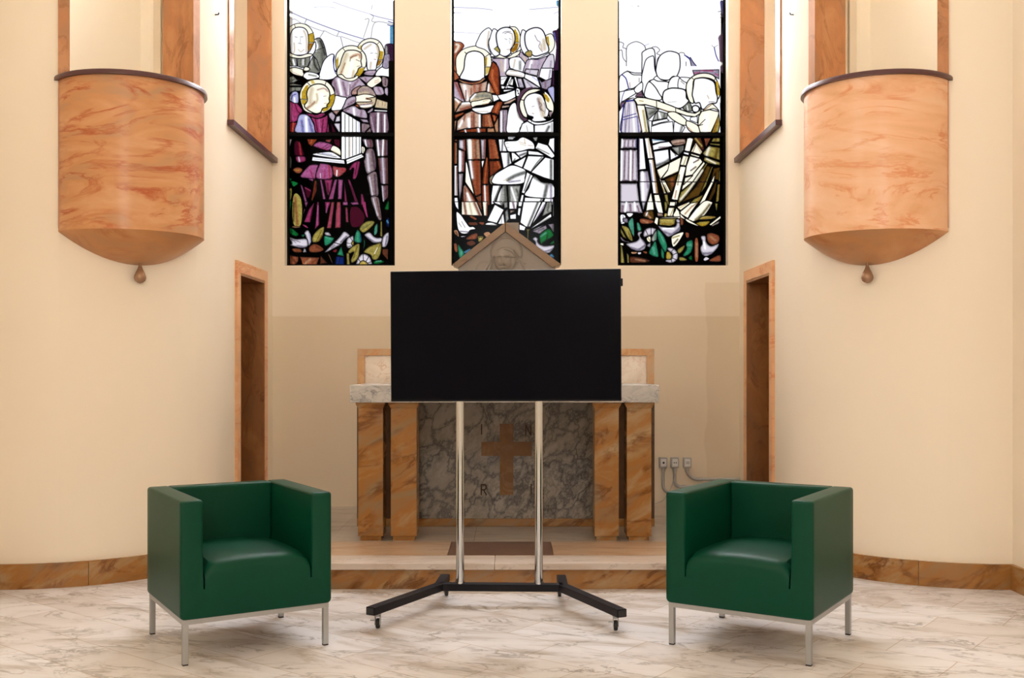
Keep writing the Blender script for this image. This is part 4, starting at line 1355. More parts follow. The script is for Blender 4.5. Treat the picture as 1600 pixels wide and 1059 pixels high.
ART3 = '''
A f W 0 55,0 1480,0 1480,978 55,978
A l s 0.9 325,88 342,88
A l t 0.7 240,90 255,90
A s b 0 1470,0 1545,0 1545,500 1500,480 1510,250 1480,150
A f v 0 1510,0 1545,0 1545,978 1520,978
A l v 1.2 1440,165 1520,150
A l v 1.2 1470,200 1530,180
A l v 1.2 1470,245 1520,210
A s u 0 1440,530 1470,485 1540,490 1545,978 1460,978 1460,850 1450,600
A s V 1.0 60,590 130,605 120,660 165,680 175,760 195,860 165,860 120,800 105,700 60,700
A s V 1.1 170,680 200,620 290,580 360,595 420,640 445,720 455,800 420,900 400,978 190,978 170,800
A l k 1.2 425,645 445,720 460,800
A l b 0.7 420,635 480,610
A s V 1.0 515,760 515,670 560,650 600,660 630,700 590,745 640,770 600,820 570,978 550,800
A s W 1.2 460,805 520,775 550,790 560,900 575,1000 400,1380 380,1000 420,890
A s W 1.6 580,950 600,850 640,770 720,720 800,715 890,750 910,830 910,930 890,1010 840,1090 760,1110 680,1110 610,1080 580,1000
A s V 1.0 895,755 960,735 990,780 1050,840 1075,978 1080,1100 900,1100 915,950
A l B 1.6 975,768 1040,810 1065,900 1080,1020
A l k 1.0 905,965 985,968 995,860
A s q 1.4 1050,800 1100,870 1180,950 1300,965 1380,935 1410,940 1300,1000 1200,1010 1090,970
A b M 2 1080,930 1160,960
A l b 0.8 1040,800 1120,910 1200,965 1320,968 1400,935
A l B 1.6 1385,660 1410,770 1445,850
A l k 0.7 1350,630 1385,655 1435,628
A s W 0 1430,870 1480,860 1500,890 1460,930 1430,930
B f V 0 60,-60 1470,-60 1470,860 60,860
B f q 1.2 1085,0 1450,-10 1450,120 1380,80 1240,45 1110,80
B b M 3 1110,40 1180,30
B b M 3 1200,0 1370,10
B b M 3 1400,50 1440,70
B s W 1.5 180,10 270,35 385,40 385,65 280,65 210,40
B s W 1.6 70,110 110,55 185,15 260,60 385,70 380,150 270,245 200,255 70,295
B l B 1.8 110,62 160,110 185,190 200,255
B l f 1.2 215,170 220,235
B l t 2 345,110 345,160
B s W 1.6 385,-150 400,-260 550,-290 570,20 580,80 480,150 430,260 420,380 385,300
A s W 1.6 400,970 440,830 520,780 550,800 560,950 590,1080 480,1130 430,1260 420,1350 390,1250 380,1080
A s W 1.8 580,950 600,850 640,770 720,720 800,715 890,750 910,830 910,930 890,1010 840,1090 760,1110 680,1110 610,1080 580,1000
B s W 1.5 545,120 590,80 650,130 740,140 800,90 830,85 760,155 680,165 590,145
B s W 1.7 490,160 545,125 600,150 745,165 745,250 690,300 650,380 600,280 540,200
B s W 1.7 430,260 480,160 560,225 620,320 660,390 600,415 430,370
B s W 1.5 760,160 810,95 900,95 880,245 790,255 745,250
B s W 1.5 905,105 1000,175 980,270 885,245
B l t 2 925,150 970,190
B s W 1.4 910,100 1060,110 1000,170
B s W 2.2 680,310 740,260 840,245 980,275 1000,380 1030,430 920,525 800,500 680,435
B l S 0.7 740,440 860,435
B f W 1.6 70,300 140,285 280,260 300,320 170,400 100,440 75,560
B l B 1.2 145,285 115,360 100,440
B s W 1.5 280,255 385,165 385,280 310,315
B f p 1 310,330 380,280 400,370 290,365
B b Q 4 340,340 380,330
B f p 1 90,450 270,380 170,400 130,480 80,550
B s w 1.4 110,630 150,460 180,430 280,425 320,560 370,860 100,860
B b q 3 200,450 150,860
B b W 4 250,460 280,850
B b B 1.2 150,500 150,860
B b B 1.2 210,470 205,860
B b b 3 320,640 340,860
B l B 2.2 170,430 280,410
B l B 1.3 125,650 300,600
B l B 1.3 125,685 310,640
B l B 1.8 130,470 110,700 95,860
B f t 1.3 430,510 620,540 520,640 470,690 450,600
B b s 7 500,600 570,560
B f t 1.3 600,560 740,600 730,660 530,700 560,620
B b s 5 700,590 690,650
B b W 4 620,590 640,660
B l k 1.2 600,570 600,690
B f W 1.4 530,710 730,670 760,700 620,730 530,760
B f W 1.4 510,780 650,735 810,710 820,860 500,860
B f V 1.3 830,710 900,730 980,790 940,860 820,860
B b S 5 940,770 920,850
B f W 1.3 475,700 520,700 510,860 490,860
B f C 1.9 270,400 320,375 420,380 600,420 800,495 880,530 1020,580 1120,595 1180,560 1200,500 1210,520 1190,600 1120,645 1000,630 850,580 740,570 560,510 430,475 320,480 300,440
B b h 2 350,420 400,430
B b O 1.5 420,490 600,530 780,575
B l k 1.4 585,430 588,505
B l k 1.4 850,530 852,580
B f C 1.8 310,480 420,485 440,600 480,860 385,860
B b W 4 350,500 400,850
B b h 4 400,560 445,850
B b O 1.5 320,520 390,850
B s C 1.7 740,590 850,580 1000,690 990,760 900,740 780,660
B s C 1.7 1010,700 1150,760 1190,860 1060,850 1000,770
B b i 2 1020,790 1080,850
B f W 1.3 1060,650 1150,640 1150,730 1050,690
B s S 1.2 950,520 1020,450 1060,470 1080,560 1000,560
B b W 2.5 1010,490 1020,550
B s C 1.8 995,230 1020,150 1080,90 1160,50 1270,40 1370,70 1420,140 1460,250 1460,350 1430,400 1420,320 1390,150 1240,100 1110,130 1090,230 1085,340 1100,450 1050,440 1010,350
B b W 4 1060,150 1030,300
B f Y 0 1405,150 1440,160 1460,340 1430,350
B l k 1.2 1100,125 1070,100
B l k 1.2 1380,150 1400,110
B s V 2.0 1110,130 1160,110 1240,105 1330,130 1390,180 1410,300 1430,380 1420,440 1390,460 1350,460 1300,500 1220,540 1180,450 1120,455 1090,380 1080,330 1095,230
B l T 1.5 1290,350 1310,390
B l E 0.9 1310,440 1350,435 1390,440
B s C 1.5 1230,560 1340,460 1450,560 1380,530 1300,545
B b O 2 1250,550 1350,470
B s W 2.2 1080,530 1090,500 1130,488 1170,510 1175,550 1140,580 1095,570
B f C 1.7 1210,570 1320,545 1450,575 1440,640 1340,860 1190,860 1160,750 1170,640
B b W 10 1280,620 1260,820
B l k 1.3 1170,765 1260,680
B l k 1.3 1165,770 1225,750
B f h 1.3 1450,600 1465,750 1440,860 1350,860
B b O 5 1430,700 1380,860
B f K 0 1465,450 1545,400 1545,860 1468,860
C f K 0 60,-30 1560,-30 1560,978 60,978
C f w 1.3 95,60 310,60 310,190 85,190
C b p 3 150,60 140,190
C b p 3 200,60 190,190
C b p 3 260,60 255,190
C b W 3 110,60 105,190
C b b 2 305,60 300,190
C f w 1.3 85,215 315,215 330,645 80,645
C b p 4 150,220 135,640
C b W 4 100,230 95,640
C b p 3.5 205,220 195,640
C b p 3.5 260,220 250,640
C b W 4 230,220 225,640
C b q 3 310,220 315,640
C f w 1.3 80,675 320,675 350,930 80,978
C f W 1.4 345,55 400,55 440,480 345,490
C b q 3 350,60 350,480
C f w 1.4 350,510 470,510 500,680 490,760 440,978 370,978 345,700
C b q 5 440,520 470,740
C b W 6 390,520 400,900
C f W 1.4 420,50 480,50 545,330 465,335
C b T 4 470,60 500,320
C b O 1.5 500,120 530,320
C f W 1.4 475,345 540,345 610,820 540,820
C b O 7 545,350 600,815
C b b 2 500,400 530,650
C f V 1.2 520,60 760,95 650,100 530,130
C b n 2 530,80 740,80
C f V 1.3 530,150 640,115 760,100 810,160 540,220
C b A 3 620,180 740,175
C s c 1.3 780,95 830,70 960,60 990,85 970,135 830,155
C b E 3 830,130 960,110
C f V 1.4 545,235 750,205 765,370 580,470
C b s 6 590,430 700,390 760,350
C f V 1.3 770,200 830,260 900,295 780,355
C b s 3 830,210 850,290
C f t 1.3 790,180 970,150 960,220 890,290
C b s 8 930,170 920,260
C b k 2 900,180 900,270
C f C 1.4 590,490 760,400 750,480 640,620
C b T 3 600,520 640,600
C f C 1.4 765,395 930,310 890,510 650,620 740,500
C b T 3 790,560 870,520
C f Z 1.3 700,620 880,540 800,800 760,760
C b F 6 800,620 810,700
C b z 4 740,650 780,740
C f C 1.0 610,560 650,640 720,820 690,820
C b Y 2 640,680 700,800
C f C 1.0 650,640 700,640 780,800 740,810
C b h 2 700,700 750,800
C f C 1.8 1010,50 1100,50 1050,240 970,225
C b W 4 1050,60 1010,220
C f W 1.6 960,240 1040,255 1030,290 960,270
C f C 1.8 950,290 1030,305 995,435 910,425
C b h 2 1000,310 960,420
C f C 1.8 915,440 995,450 880,915 790,900
C b W 4 960,460 830,890
C b h 3 900,560 880,700
C b i 3 860,780 840,880
C f C 1.7 780,925 870,925 860,978 760,978
C f C 1.4 1060,240 1130,110 1220,240 1190,280
C b O 2 1130,140 1090,240
C b T 4 1160,160 1200,250
C f E 1.2 1080,50 1200,40 1250,200 1220,230
C b y 3 1130,60 1210,160
C f x 1.2 1240,50 1340,50 1270,180
C b E 3 1290,70 1270,150
C f h 1.2 1370,50 1465,45 1465,105 1340,105
C b Z 4 1410,60 1400,100
C f h 1.2 1330,120 1465,130 1465,160 1320,140
C f h 1.4 1220,260 1320,160 1465,185 1465,360 1250,290
C b C 7 1310,190 1280,280
C b Z 8 1430,200 1400,330
C f C 1.2 1060,265 1190,300 1170,320 1060,285
C f h 1.3 1250,310 1465,385 1465,430 1300,400 1235,360
C b C 4 1280,340 1400,400
C f C 1.4 1050,300 1200,340 1240,360 1080,560 980,580 1000,440
C b W 8 1120,350 1050,480
C b E 3 1100,390 1170,350
C b Z 3 1060,500 1130,450
C f C 1.4 1050,600 1230,390 1190,330 1260,400 1090,650 930,780 950,700
C f C 1.4 980,600 1090,570 960,700
C b Z 6 940,740 1090,600
C f h 1.5 920,800 1090,660 1270,400 1300,400 1180,600 1000,850 900,960 880,930
C b C 5 1220,500 1060,730 920,900
C f Z 1.4 1280,430 1340,440 1310,600 1180,850 920,950 1150,700
C b z 6 1240,560 1150,720
C b Z 8 1080,830 1200,760
C f h 1.3 1345,450 1370,440 1270,720 1180,840 1240,700
C f Z 1.3 1375,470 1465,450 1465,640 1380,620 1320,720
C b z 5 1420,500 1400,600
C f C 1.3 1400,530 1380,650 1230,978 1170,978 1330,680
C f Z 1.2 1400,660 1420,670 1400,800 1300,978 1270,978
C b z 4 1380,740 1330,900
C f h 1.3 1430,690 1465,690 1450,930 1405,940
C b O 2 1450,700 1430,900
C f h 1.2 1450,500 1468,500 1468,650 1445,650
C f h 1.3 1110,890 1240,830 1150,978 1020,978
C b O 3 1180,880 1120,960
C f h 1.2 980,950 1090,900 1000,978 900,978
C f h 1.2 690,830 740,830 760,978 720,978
C f C 1.2 550,835 620,835 660,978 570,978
C f C 1.3 510,790 540,978 450,978
C f y 1 1400,950 1440,950 1430,978 1400,978
C l k 1.5 80,655 1465,660
C l k 1.6 600,820 800,820
D f w 1.5 80,0 350,0 400,160 250,150 80,150
D b p 5 120,60 110,150
D b p 5 220,40 230,140
D b p 4 320,60 350,150
D b W 4 170,0 150,140
D b W 4 280,0 290,120
D f w 1.4 375,0 440,0 400,140
D f C 1.3 460,0 540,0 550,110 440,130
D b W 4 500,10 480,110
D f C 1.7 560,0 650,0 690,210 640,210 580,80
D b W 4 580,0 630,190
D f h 1.2 690,0 730,0 740,60 720,140 700,120
D f C 1.6 770,0 850,0 840,60 760,60
D f C 1.6 750,80 835,80 810,200 730,200
D b h 2 820,90 780,190
D s C 1.2 860,90 910,150 950,210 820,200 850,120
D f y 0 700,165 730,165 720,205 695,205
D s Z 1.2 420,140 530,120 550,240 460,230 400,200
D b i 4 440,160 500,220
D b W 3 460,150 440,190
D s x 1.0 350,250 400,230 540,260 520,300 380,305
D b i 3 400,260 460,290
D f C 1.4 600,215 950,205 930,235 610,225
D f h 1.6 620,230 880,225 850,250 840,310 780,340 620,325
D b y 4 660,260 800,260
D b O 2 650,300 820,310
D f C 1.4 550,290 575,210 615,225 600,330
D f c 1.3 590,150 670,160 680,205 600,200
D s F 1.0 905,230 950,230 960,310 920,325
D f C 1.5 890,100 870,70 1040,0 1050,20 920,120
D b y 2 900,90 1000,30
D f C 1.5 910,140 1060,20 1170,0 1060,150 1020,230 920,170
D b i 3 980,170 1080,60
D b O 2 1090,60 1150,10
D s C 1.7 1030,230 1230,0 1350,0 1350,40 1250,190 1110,270 1060,260
D b j 5 1320,40 1220,170 1130,250
D b W 5 1150,110 1080,220
D f C 1.3 900,150 960,210 1010,260 920,220
D s C 1.5 980,235 1030,250 1190,345 1100,320 1010,280
D s y 1.2 1170,240 1240,195 1410,205 1350,240 1200,250
D b O 2 1220,235 1380,210
D s Y 1.2 1140,290 1320,265 1290,320 1230,345 1170,330
D b h 3 1180,290 1280,290
D f h 1.2 1390,20 1435,20 1420,150 1410,120
D f C 1.3 1310,320 1475,190 1475,230 1340,330
D f P 1.2 1350,330 1475,260 1440,310 1340,350
D b T 2 1360,325 1440,280
D s W 1.3 85,260 85,185 130,175 160,210 140,260 160,290 100,310
D b B 1.5 120,190 130,260 100,290
D s W 1.2 170,160 260,160 240,200 200,210
D s q 1.0 120,230 180,230 190,290 130,280
D s e 1.4 190,310 220,240 260,225 275,310 280,480 240,440
D b g 3 240,260 250,440
D s g 1.2 310,290 350,300 380,380 360,410 320,400
D b e 3 330,310 350,390
D f h 1.4 85,350 180,520 120,490 85,420
D s h 1.5 100,335 160,335 220,390 260,540 200,520 130,400
D b j 3 200,430 230,510
D s P 1.0 85,480 150,540 200,550 220,570 110,540
D s w 1.5 320,450 340,410 390,420 360,470 400,530 440,590 420,660 340,685 250,660 160,585 250,560 310,540 340,500
D b v 4 240,640 340,660 430,600
D b v 2 380,480 420,560
D s w 1.5 400,440 430,380 500,355 580,375 560,420 540,470 520,460 460,480 410,490
D l k 1.2 435,390 465,460
D l k 1.2 510,360 510,460
D s C 1.2 450,500 500,480 500,560 460,545
D b Y 2 470,500 490,540
D s w 1.0 455,600 500,570 500,630 460,620
D s w 1.5 605,335 740,360 840,340 860,290 850,250 880,235 910,250 915,300 910,400 840,440 750,490 680,430
D b v 5 700,420 800,450 900,370
D b W 4 680,370 820,370
D l k 1.4 845,290 912,292
D s t 1.5 510,530 540,450 590,395 590,510 560,560
D b g 3 580,440 560,540
D s g 1.5 595,385 650,420 710,520 740,640 700,700 640,600 600,500
D b e 3 620,420 690,560
D s g 1.5 480,720 520,610 570,540 600,640 610,770
D b e 5 540,640 560,720
D s g 1.2 650,640 690,690 690,790 650,760
D s C 1.5 790,500 850,450 960,420 930,500 860,600 810,620
D b Z 3 830,580 880,520
D b h 3 810,500 900,470
D s h 1.2 870,690 890,650 980,600 950,680 900,720
D s g 1.5 950,740 1000,650 1000,560 1080,530 1090,620 1060,710 980,760
D b e 5 1010,600 1060,600
D s G 1.0 1030,770 1070,740 1080,810 1040,800
D s w 1.6 730,650 760,630 830,650 880,710 880,790 830,840 770,850 710,830 720,800 790,790 800,720 760,690
D l k 1.2 790,690 830,650
D l k 1.2 805,740 870,710
D l k 1.2 805,780 870,810
D l k 1.2 790,800 800,840
D s y 1.2 730,700 770,700 800,760 770,800 720,780
D b Y 5 740,710 740,780
D s h 1.0 900,770 960,770 1010,810 910,820
D s w 1.6 1195,490 1230,465 1270,480 1280,560 1340,610 1450,580 1420,660 1340,730 1260,760 1200,700 1190,630 1220,570
D b v 5 1230,720 1340,710
D b W 4 1240,560 1260,650
D s F 1.0 1280,460 1340,430 1450,470 1450,560 1370,600 1300,560
D b f 5 1330,480 1400,540
D s F 0 1120,530 1160,540 1160,800 1120,800
D b i 3 1140,580 1140,760
D s F 0 990,430 1030,440 1030,490 1000,490
D s F 1.0 1310,820 1390,760 1470,740 1470,830
D s w 0 1240,800 1270,770 1310,790 1260,815
D s E 0.8 225,760 400,780 500,820 400,850 230,850
D b f 4 300,800 420,820
D f h 1.3 85,610 110,600 150,870 85,870
D f h 1.2 170,700 205,740 210,870 180,870
D f C 1 85,570 130,575 130,610 85,600
D s i 0 240,700 310,700 300,715 250,720
D s w 0 330,705 370,705 360,725 335,725
D s F 0 400,690 450,695 440,720
'''


def lin(c):
    c = np.asarray(c, float) / 255.0
    return np.where(c <= 0.04045, c / 12.92, ((c + 0.055) / 1.055) ** 2.4)


class Canvas:
    SS = 4.0                       # canvas cells per picture unit, averaged 2 x 2 afterwards
    STRIP = {'A': 0, 'B': 110, 'C': 210, 'D': 315}

    def __init__(self, rect, x0):
        self.x0, self.rect = x0, rect
        self.w = int((rect[1] - rect[0]) * self.SS); self.h = int((rect[3] - rect[2]) * self.SS)
        self.img = np.zeros((self.h, self.w, 3))
        self.mask = None

    def pt(self, strip, x, y):
        X = self.x0 + x / 8.889; Y = self.STRIP[strip] + y / 8.889
        return ((X - self.rect[0]) * self.SS, (Y - self.rect[2]) * self.SS)

    @staticmethod
    def smooth(P, closed=True, n=5):
        P = np.asarray(P, float); m = len(P); out = []
        for i in range(m if closed else m - 1):
            g = (lambda k: P[k % m]) if closed else (lambda k: P[min(max(k, 0), m - 1)])
            p0, p1, p2, p3 = g(i - 1), g(i), g(i + 1), g(i + 2)
            for k in range(n):
                t = k / n
                out.append(0.5 * ((2 * p1) + (p2 - p0) * t + (2 * p0 - 5 * p1 + 4 * p2 - p3) * t * t + (3 * p1 - p0 - 3 * p2 + p3) * t ** 3))
        if not closed: out.append(P[-1])
        return np.array(out)

    def poly(self, P, c):
        P = np.asarray(P)
        xa, ya = np.floor(P.min(0)).astype(int) - 1; xb, yb = np.ceil(P.max(0)).astype(int) + 2
        xa, ya = max(xa, 0), max(ya, 0); xb, yb = min(xb, self.w), min(yb, self.h)
        if xa >= xb or ya >= yb: self.mask = None; return
        gx, gy = np.meshgrid(np.arange(xa, xb) + .5, np.arange(ya, yb) + .5)
        ins = np.zeros(gx.shape, bool)
        for (x1, y1), (x2, y2) in zip(P, np.roll(P, -1, 0)):
            if y1 == y2: continue
            ins ^= ((y1 > gy) != (y2 > gy)) & (gx < (x2 - x1) * (gy - y1) / (y2 - y1) + x1)
        self.img[ya:yb, xa:xb][ins] = lin(c)
        self.mask = np.zeros((self.h, self.w), bool)
        self.mask[ya:yb, xa:xb] = ins

    def line(self, P, c, w, soft=False, clip=False):
        r = w * self.SS / 2
        P = np.asarray(P); c = lin(c)
        pad = r * (1.6 if soft else 1) + 2
        xa, ya = np.floor(P.min(0) - pad).astype(int); xb, yb = np.ceil(P.max(0) + pad).astype(int)
        xa, ya = max(xa, 0), max(ya, 0); xb, yb = min(xb, self.w), min(yb, self.h)
        if xa >= xb or ya >= yb: return
        gx, gy = np.meshgrid(np.arange(xa, xb) + .5, np.arange(ya, yb) + .5)
        d = np.full(gx.shape, 1e9)
        for p, q in zip(P, P[1:]):
            v = q - p; L = max((v ** 2).sum(), 1e-9)
            t = np.clip(((gx - p[0]) * v[0] + (gy - p[1]) * v[1]) / L, 0, 1)
            d = np.minimum(d, np.hypot(gx - p[0] - t * v[0], gy - p[1] - t * v[1]))
        a = np.exp(-(d / (r * 0.75)) ** 2) * 0.9 if soft else np.clip(r - d + .5, 0, 1)
        if clip and self.mask is not None: a = a * self.mask[ya:yb, xa:xb]
        s = self.img[ya:yb, xa:xb]
        s[:] = s * (1 - a[..., None]) + c * a[..., None]


def art(wi):
    src = (ART1, ART2, ART3)[wi]
    cv = Canvas(ART_RECT[wi], (440, 700, 960)[wi])
    for ln in src.strip().splitlines():
        t = ln.split()
        strip, op, c, w = t[0], t[1], GC[t[2]], float(t[3])
        P = [cv.pt(strip, *map(float, q.split(','))) for q in t[4:]]
        if op in 'fs':
            Q = cv.smooth(P) if op == 's' else np.array(P)
            cv.poly(Q, c)
            if w > 0:
                m = cv.mask
                if strip != 'A' and c != GC['C'] and c != GC['W'] and c != GC['V']:
                    R = np.vstack([Q, Q[:1]])
                    cv.line(R, tuple(k * 0.42 for k in c), 5.0 if strip in 'CD' else 3.2, True, True)
                cv.line(np.vstack([Q, Q[:1]]), (14, 12, 40) if strip == 'A' else (6, 5, 10), w)
                cv.mask = m
        elif op == 'l':
            cv.line(cv.smooth(P, False) if len(P) > 2 else np.array(P), c, w)
        else:
            cv.line(cv.smooth(P, False) if len(P) > 2 else np.array(P), c, w, True, True)
    # fine woven hatching that the glass painter rubbed over the middle tones
    H, Wd = cv.img.shape[:2]
    rg = np.random.RandomState(5 + wi)
    g1 = rg.rand(H // 6 + 2, Wd // 6 + 2)
    g1 = np.kron(g1, np.ones((6, 6)))[:H, :Wd]
    for ax in (0, 1):
        for k in (1, 2): g1 = (g1 + np.roll(g1, k, ax)) / 2
    mid = np.clip((0.70 - cv.img.mean(-1)) / 0.25, 0, 1)
    cv.img *= (1 - 0.45 * mid * g1)[..., None]
    yy, xx = np.mgrid[0:H, 0:Wd]
    per = 1.55 * cv.SS
    g = np.minimum(np.abs((xx / per) % 1 - .5), np.abs((yy / per) % 1 - .5)) * 2
    lum = cv.img.mean(-1)
    amt = np.clip((0.72 - lum) / 0.3, 0, 1) * np.clip((yy / cv.SS - 150) / 60, 0, 1)
    cv.img *= (1 - 0.42 * amt * (g < 0.28))[..., None]
    # black borders, cross bar
    X0, X1, Y0, Y1 = ART_RECT[wi]
    S = cv.SS
    def blk(xa, xb, ya, yb):
        cv.img[int(max(ya, 0) * S):int(yb * S), int(max(xa, 0) * S):int(xb * S)] = 0.0
    bl, br_ = ((5.2, 10), (3.5, 11.5), (3.2, 9.5))[wi]
    blk(0, 1.6, 0, 500)
    cv.img[int(60 * S):, :int(bl * S)] = 0
    blk(X1 - X0 - 3, X1 - X0, 0, 500)
    cv.img[int((95, 110, 130)[wi] * S):, int((X1 - X0 - br_) * S):] = 0
    cv.img[int((Y1 - 3.0) * S):, :] = 0
    blk(0, 200, 207, 212.5)
    img = cv.img.reshape(H // 2, 2, Wd // 2, 2, 3).mean((1, 3)) if H % 2 == 0 and Wd % 2 == 0 else cv.img[::2, ::2]
    bright = img.mean(-1, keepdims=True)
    # paint thins out towards the very pale glass, but not right beside a line
    near = bright.copy()
    for ax in (0, 1):
        b0 = near.copy()
        for k in range(1, 4):
            near = np.minimum(near, np.minimum(np.roll(b0, k, ax), np.roll(b0, -k, ax)))
    near[:4] = bright[:4]
    tint = img / (SKY * 2 ** EXPO) * (1.0 + 0.2 * np.clip((bright - 0.78) / 0.05, 0, 1) + 14.0 * np.clip((near - 0.90) / 0.07, 0, 1))
    return np.clip(tint * np.array([1.06, 1.03, 1.0]), 0, 1), []

M['peach_left'] = marble('rust_streaked_peach_marble', (0.64, 0.36, 0.19), (0.56, 0.27, 0.115), (0.42, 0.25, 0.14), (0.38, 0.06, 0.012),
                    scale=(0.9, 0.9, 3.4), rot=(0.05, 0.12, 0), s1=1.7, s2=1.5, vw=0.05, vamt=0.85, rough=0.30, dist=0.9)
M['shaded_bowl'] = marble('shaded_peach_marble', (0.60, 0.31, 0.14), (0.52, 0.24, 0.09), (0.42, 0.22, 0.11), (0.36, 0.08, 0.015), scale=(0.9, 0.9, 2.5), s1=2, s2=1.8, vw=0.05, vamt=0.6, rough=0.32, dist=0.8)  # peach darkened: shade of the underside is put into the bowl colour
M['peach_right'] = marble('pale_peach_marble', (0.82, 0.54, 0.36), (0.78, 0.46, 0.27), (0.68, 0.36, 0.18), (0.62, 0.19, 0.06),
                    scale=(0.9, 0.9, 3.4), rot=(0.05, -0.10, 0), s1=1.7, s2=1.4, vw=0.035, vamt=0.75, rough=0.30, dist=0.9)

m, nt, b = new_mat('painted_glass')
for n in list(nt.nodes):
    if n.type != 'OUTPUT_MATERIAL': nt.nodes.remove(n)
out = [n for n in nt.nodes if n.type == 'OUTPUT_MATERIAL'][0]
at = nt.nodes.new('ShaderNodeAttribute'); at.attribute_name = 'glass'
tr = nt.nodes.new('ShaderNodeBsdfTransparent'); nt.links.new(at.outputs['Color'], tr.inputs[0])
gl = N(nt, 'ShaderNodeBsdfGlossy', Roughness=0.15); gl.inputs[0].default_value = (0.8, 0.8, 0.8, 1)
mx = nt.nodes.new('ShaderNodeMixShader'); mx.inputs[0].default_value = 0.002
nt.links.new(tr.outputs[0], mx.inputs[1]); nt.links.new(gl.outputs[0], mx.inputs[2]); nt.links.new(mx.outputs[0], out.inputs[0])
M['glass'] = m


def build_window(wi, cx, w):
    x0, x1 = cx - w / 2, cx + w / 2
    bm = bmesh.new()
    f = 0.018
    for (a, b, c, d) in ((x0, x0 + f, WB, WT), (x1 - f, x1, WB, WT), (x0 + f, x1 - f, WB, WB + f), (x0 + f, x1 - f, WT - f, WT)):
        box(bm, a, b, GY - 0.012, GY + 0.02, c, d)
    zb = px(0, 211, GY).z
    box(bm, x0 + f, x1 - f, GY - 0.02, GY + 0.02, zb - 0.012, zb + 0.016)
    fr = struct('window_%d' % (wi + 1), bm, M['lead'])
    img, leads = art(wi)
    h, wd = img.shape[:2]
    # pixel rectangle of the drawing on the glass plane
    X0, X1, Y0, Y1 = ART_RECT[wi]
    zt, zb_ = px(0, Y0, GY).z, px(0, Y1, GY).z
    xa, xb = px(X0, 0, GY).x, px(X1, 0, GY).x
    xs_ = np.linspace(xa, xb, wd); zs = np.linspace(zt, zb_, h)
    gx, gz = np.meshgrid(xs_, zs)
    verts = np.stack([gx, np.full_like(gx, GY), gz], -1).reshape(-1, 3)
    cols = img.reshape(-1, 3)
    idx = np.arange(h * wd).reshape(h, wd)
    q = np.stack([idx[:-1, :-1], idx[1:, :-1], idx[1:, 1:], idx[:-1, 1:]], -1).reshape(-1, 4)
    # clear upper glass above the picture
    nv = len(verts)
    verts = np.concatenate([verts, [[xa, GY, WT - f], [xb, GY, WT - f]]])
    top = np.array([[0.80, 0.86, 0.95]] * 2)
    cols = np.concatenate([cols, top])
    me = bpy.data.meshes.new('glass')
    me.vertices.add(len(verts)); me.vertices.foreach_set('co', verts.astype(np.float32).ravel())
    nf = len(q)
    loops = q.ravel()
    me.loops.add(len(loops)); me.loops.foreach_set('vertex_index', loops.astype(np.int32))
    me.polygons.add(nf)
    me.polygons.foreach_set('loop_start', (np.arange(nf) * 4).astype(np.int32))
    me.polygons.foreach_set('loop_total', np.full(nf, 4, np.int32))
    me.update(calc_edges=True)
    ca = me.color_attributes.new('glass', 'FLOAT_COLOR', 'POINT')
    c4 = np.concatenate([cols, np.ones((len(cols), 1))], 1).astype(np.float32)
    ca.data.foreach_set('color', c4.ravel())
    me.materials.append(M['glass'])
    o = bpy.data.objects.new('painted_glass', me); col.objects.link(o); o.parent = fr
    bm = bmesh.new()
    box(bm, xa, xb, GY - 0.001, GY + 0.001, zt, WT - f)
    o2 = obj('clear_glass', bm, M['clear_glass'], fr)
    # lead cames as solid strips over the glass
    if leads:
        bm = bmesh.new()
        for (pts, wpx) in leads:
            r = wpx * 0.5 * GY / FPX
            P3 = [px(a, b, GY) for a, b in pts]
            for p, q_ in zip(P3, P3[1:]):
                d = q_ - p
                if d.length < 1e-5: continue
                d.normalize(); nn = Vector((-d.z, 0, d.x)) * r; e = d * r * 0.5
                c = [p - e + nn, q_ + e + nn, q_ + e - nn, p - e - nn]
                prism_xz(bm, [(v.x, v.z) for v in c], GY - 0.004, GY + 0.003)
        obj('lead_came', bm, M['lead'], fr)


m, nt, b = new_mat('clear_window_glass')
for n in list(nt.nodes):
    if n.type != 'OUTPUT_MATERIAL': nt.nodes.remove(n)
out = [n for n in nt.nodes if n.type == 'OUTPUT_MATERIAL'][0]
tr = nt.nodes.new('ShaderNodeBsdfTransparent'); tr.inputs[0].default_value = (0.92, 0.93, 0.96, 1)
nt.links.new(tr.outputs[0], out.inputs[0])
M['clear_glass'] = m

# ------------------------------------------------------------------ stained glass windows
for wi, (cx, w) in enumerate(WIN):
    build_window(wi, cx, w)

# ------------------------------------------------------------------ pulpits on the rounded walls
def half_disc_pts(r, n=40, a0=0.0, a1=PI):
    return [(-r * math.cos(a0 + (a1 - a0) * k / n), -r * math.sin(a0 + (a1 - a0) * k / n)) for k in range(n + 1)]


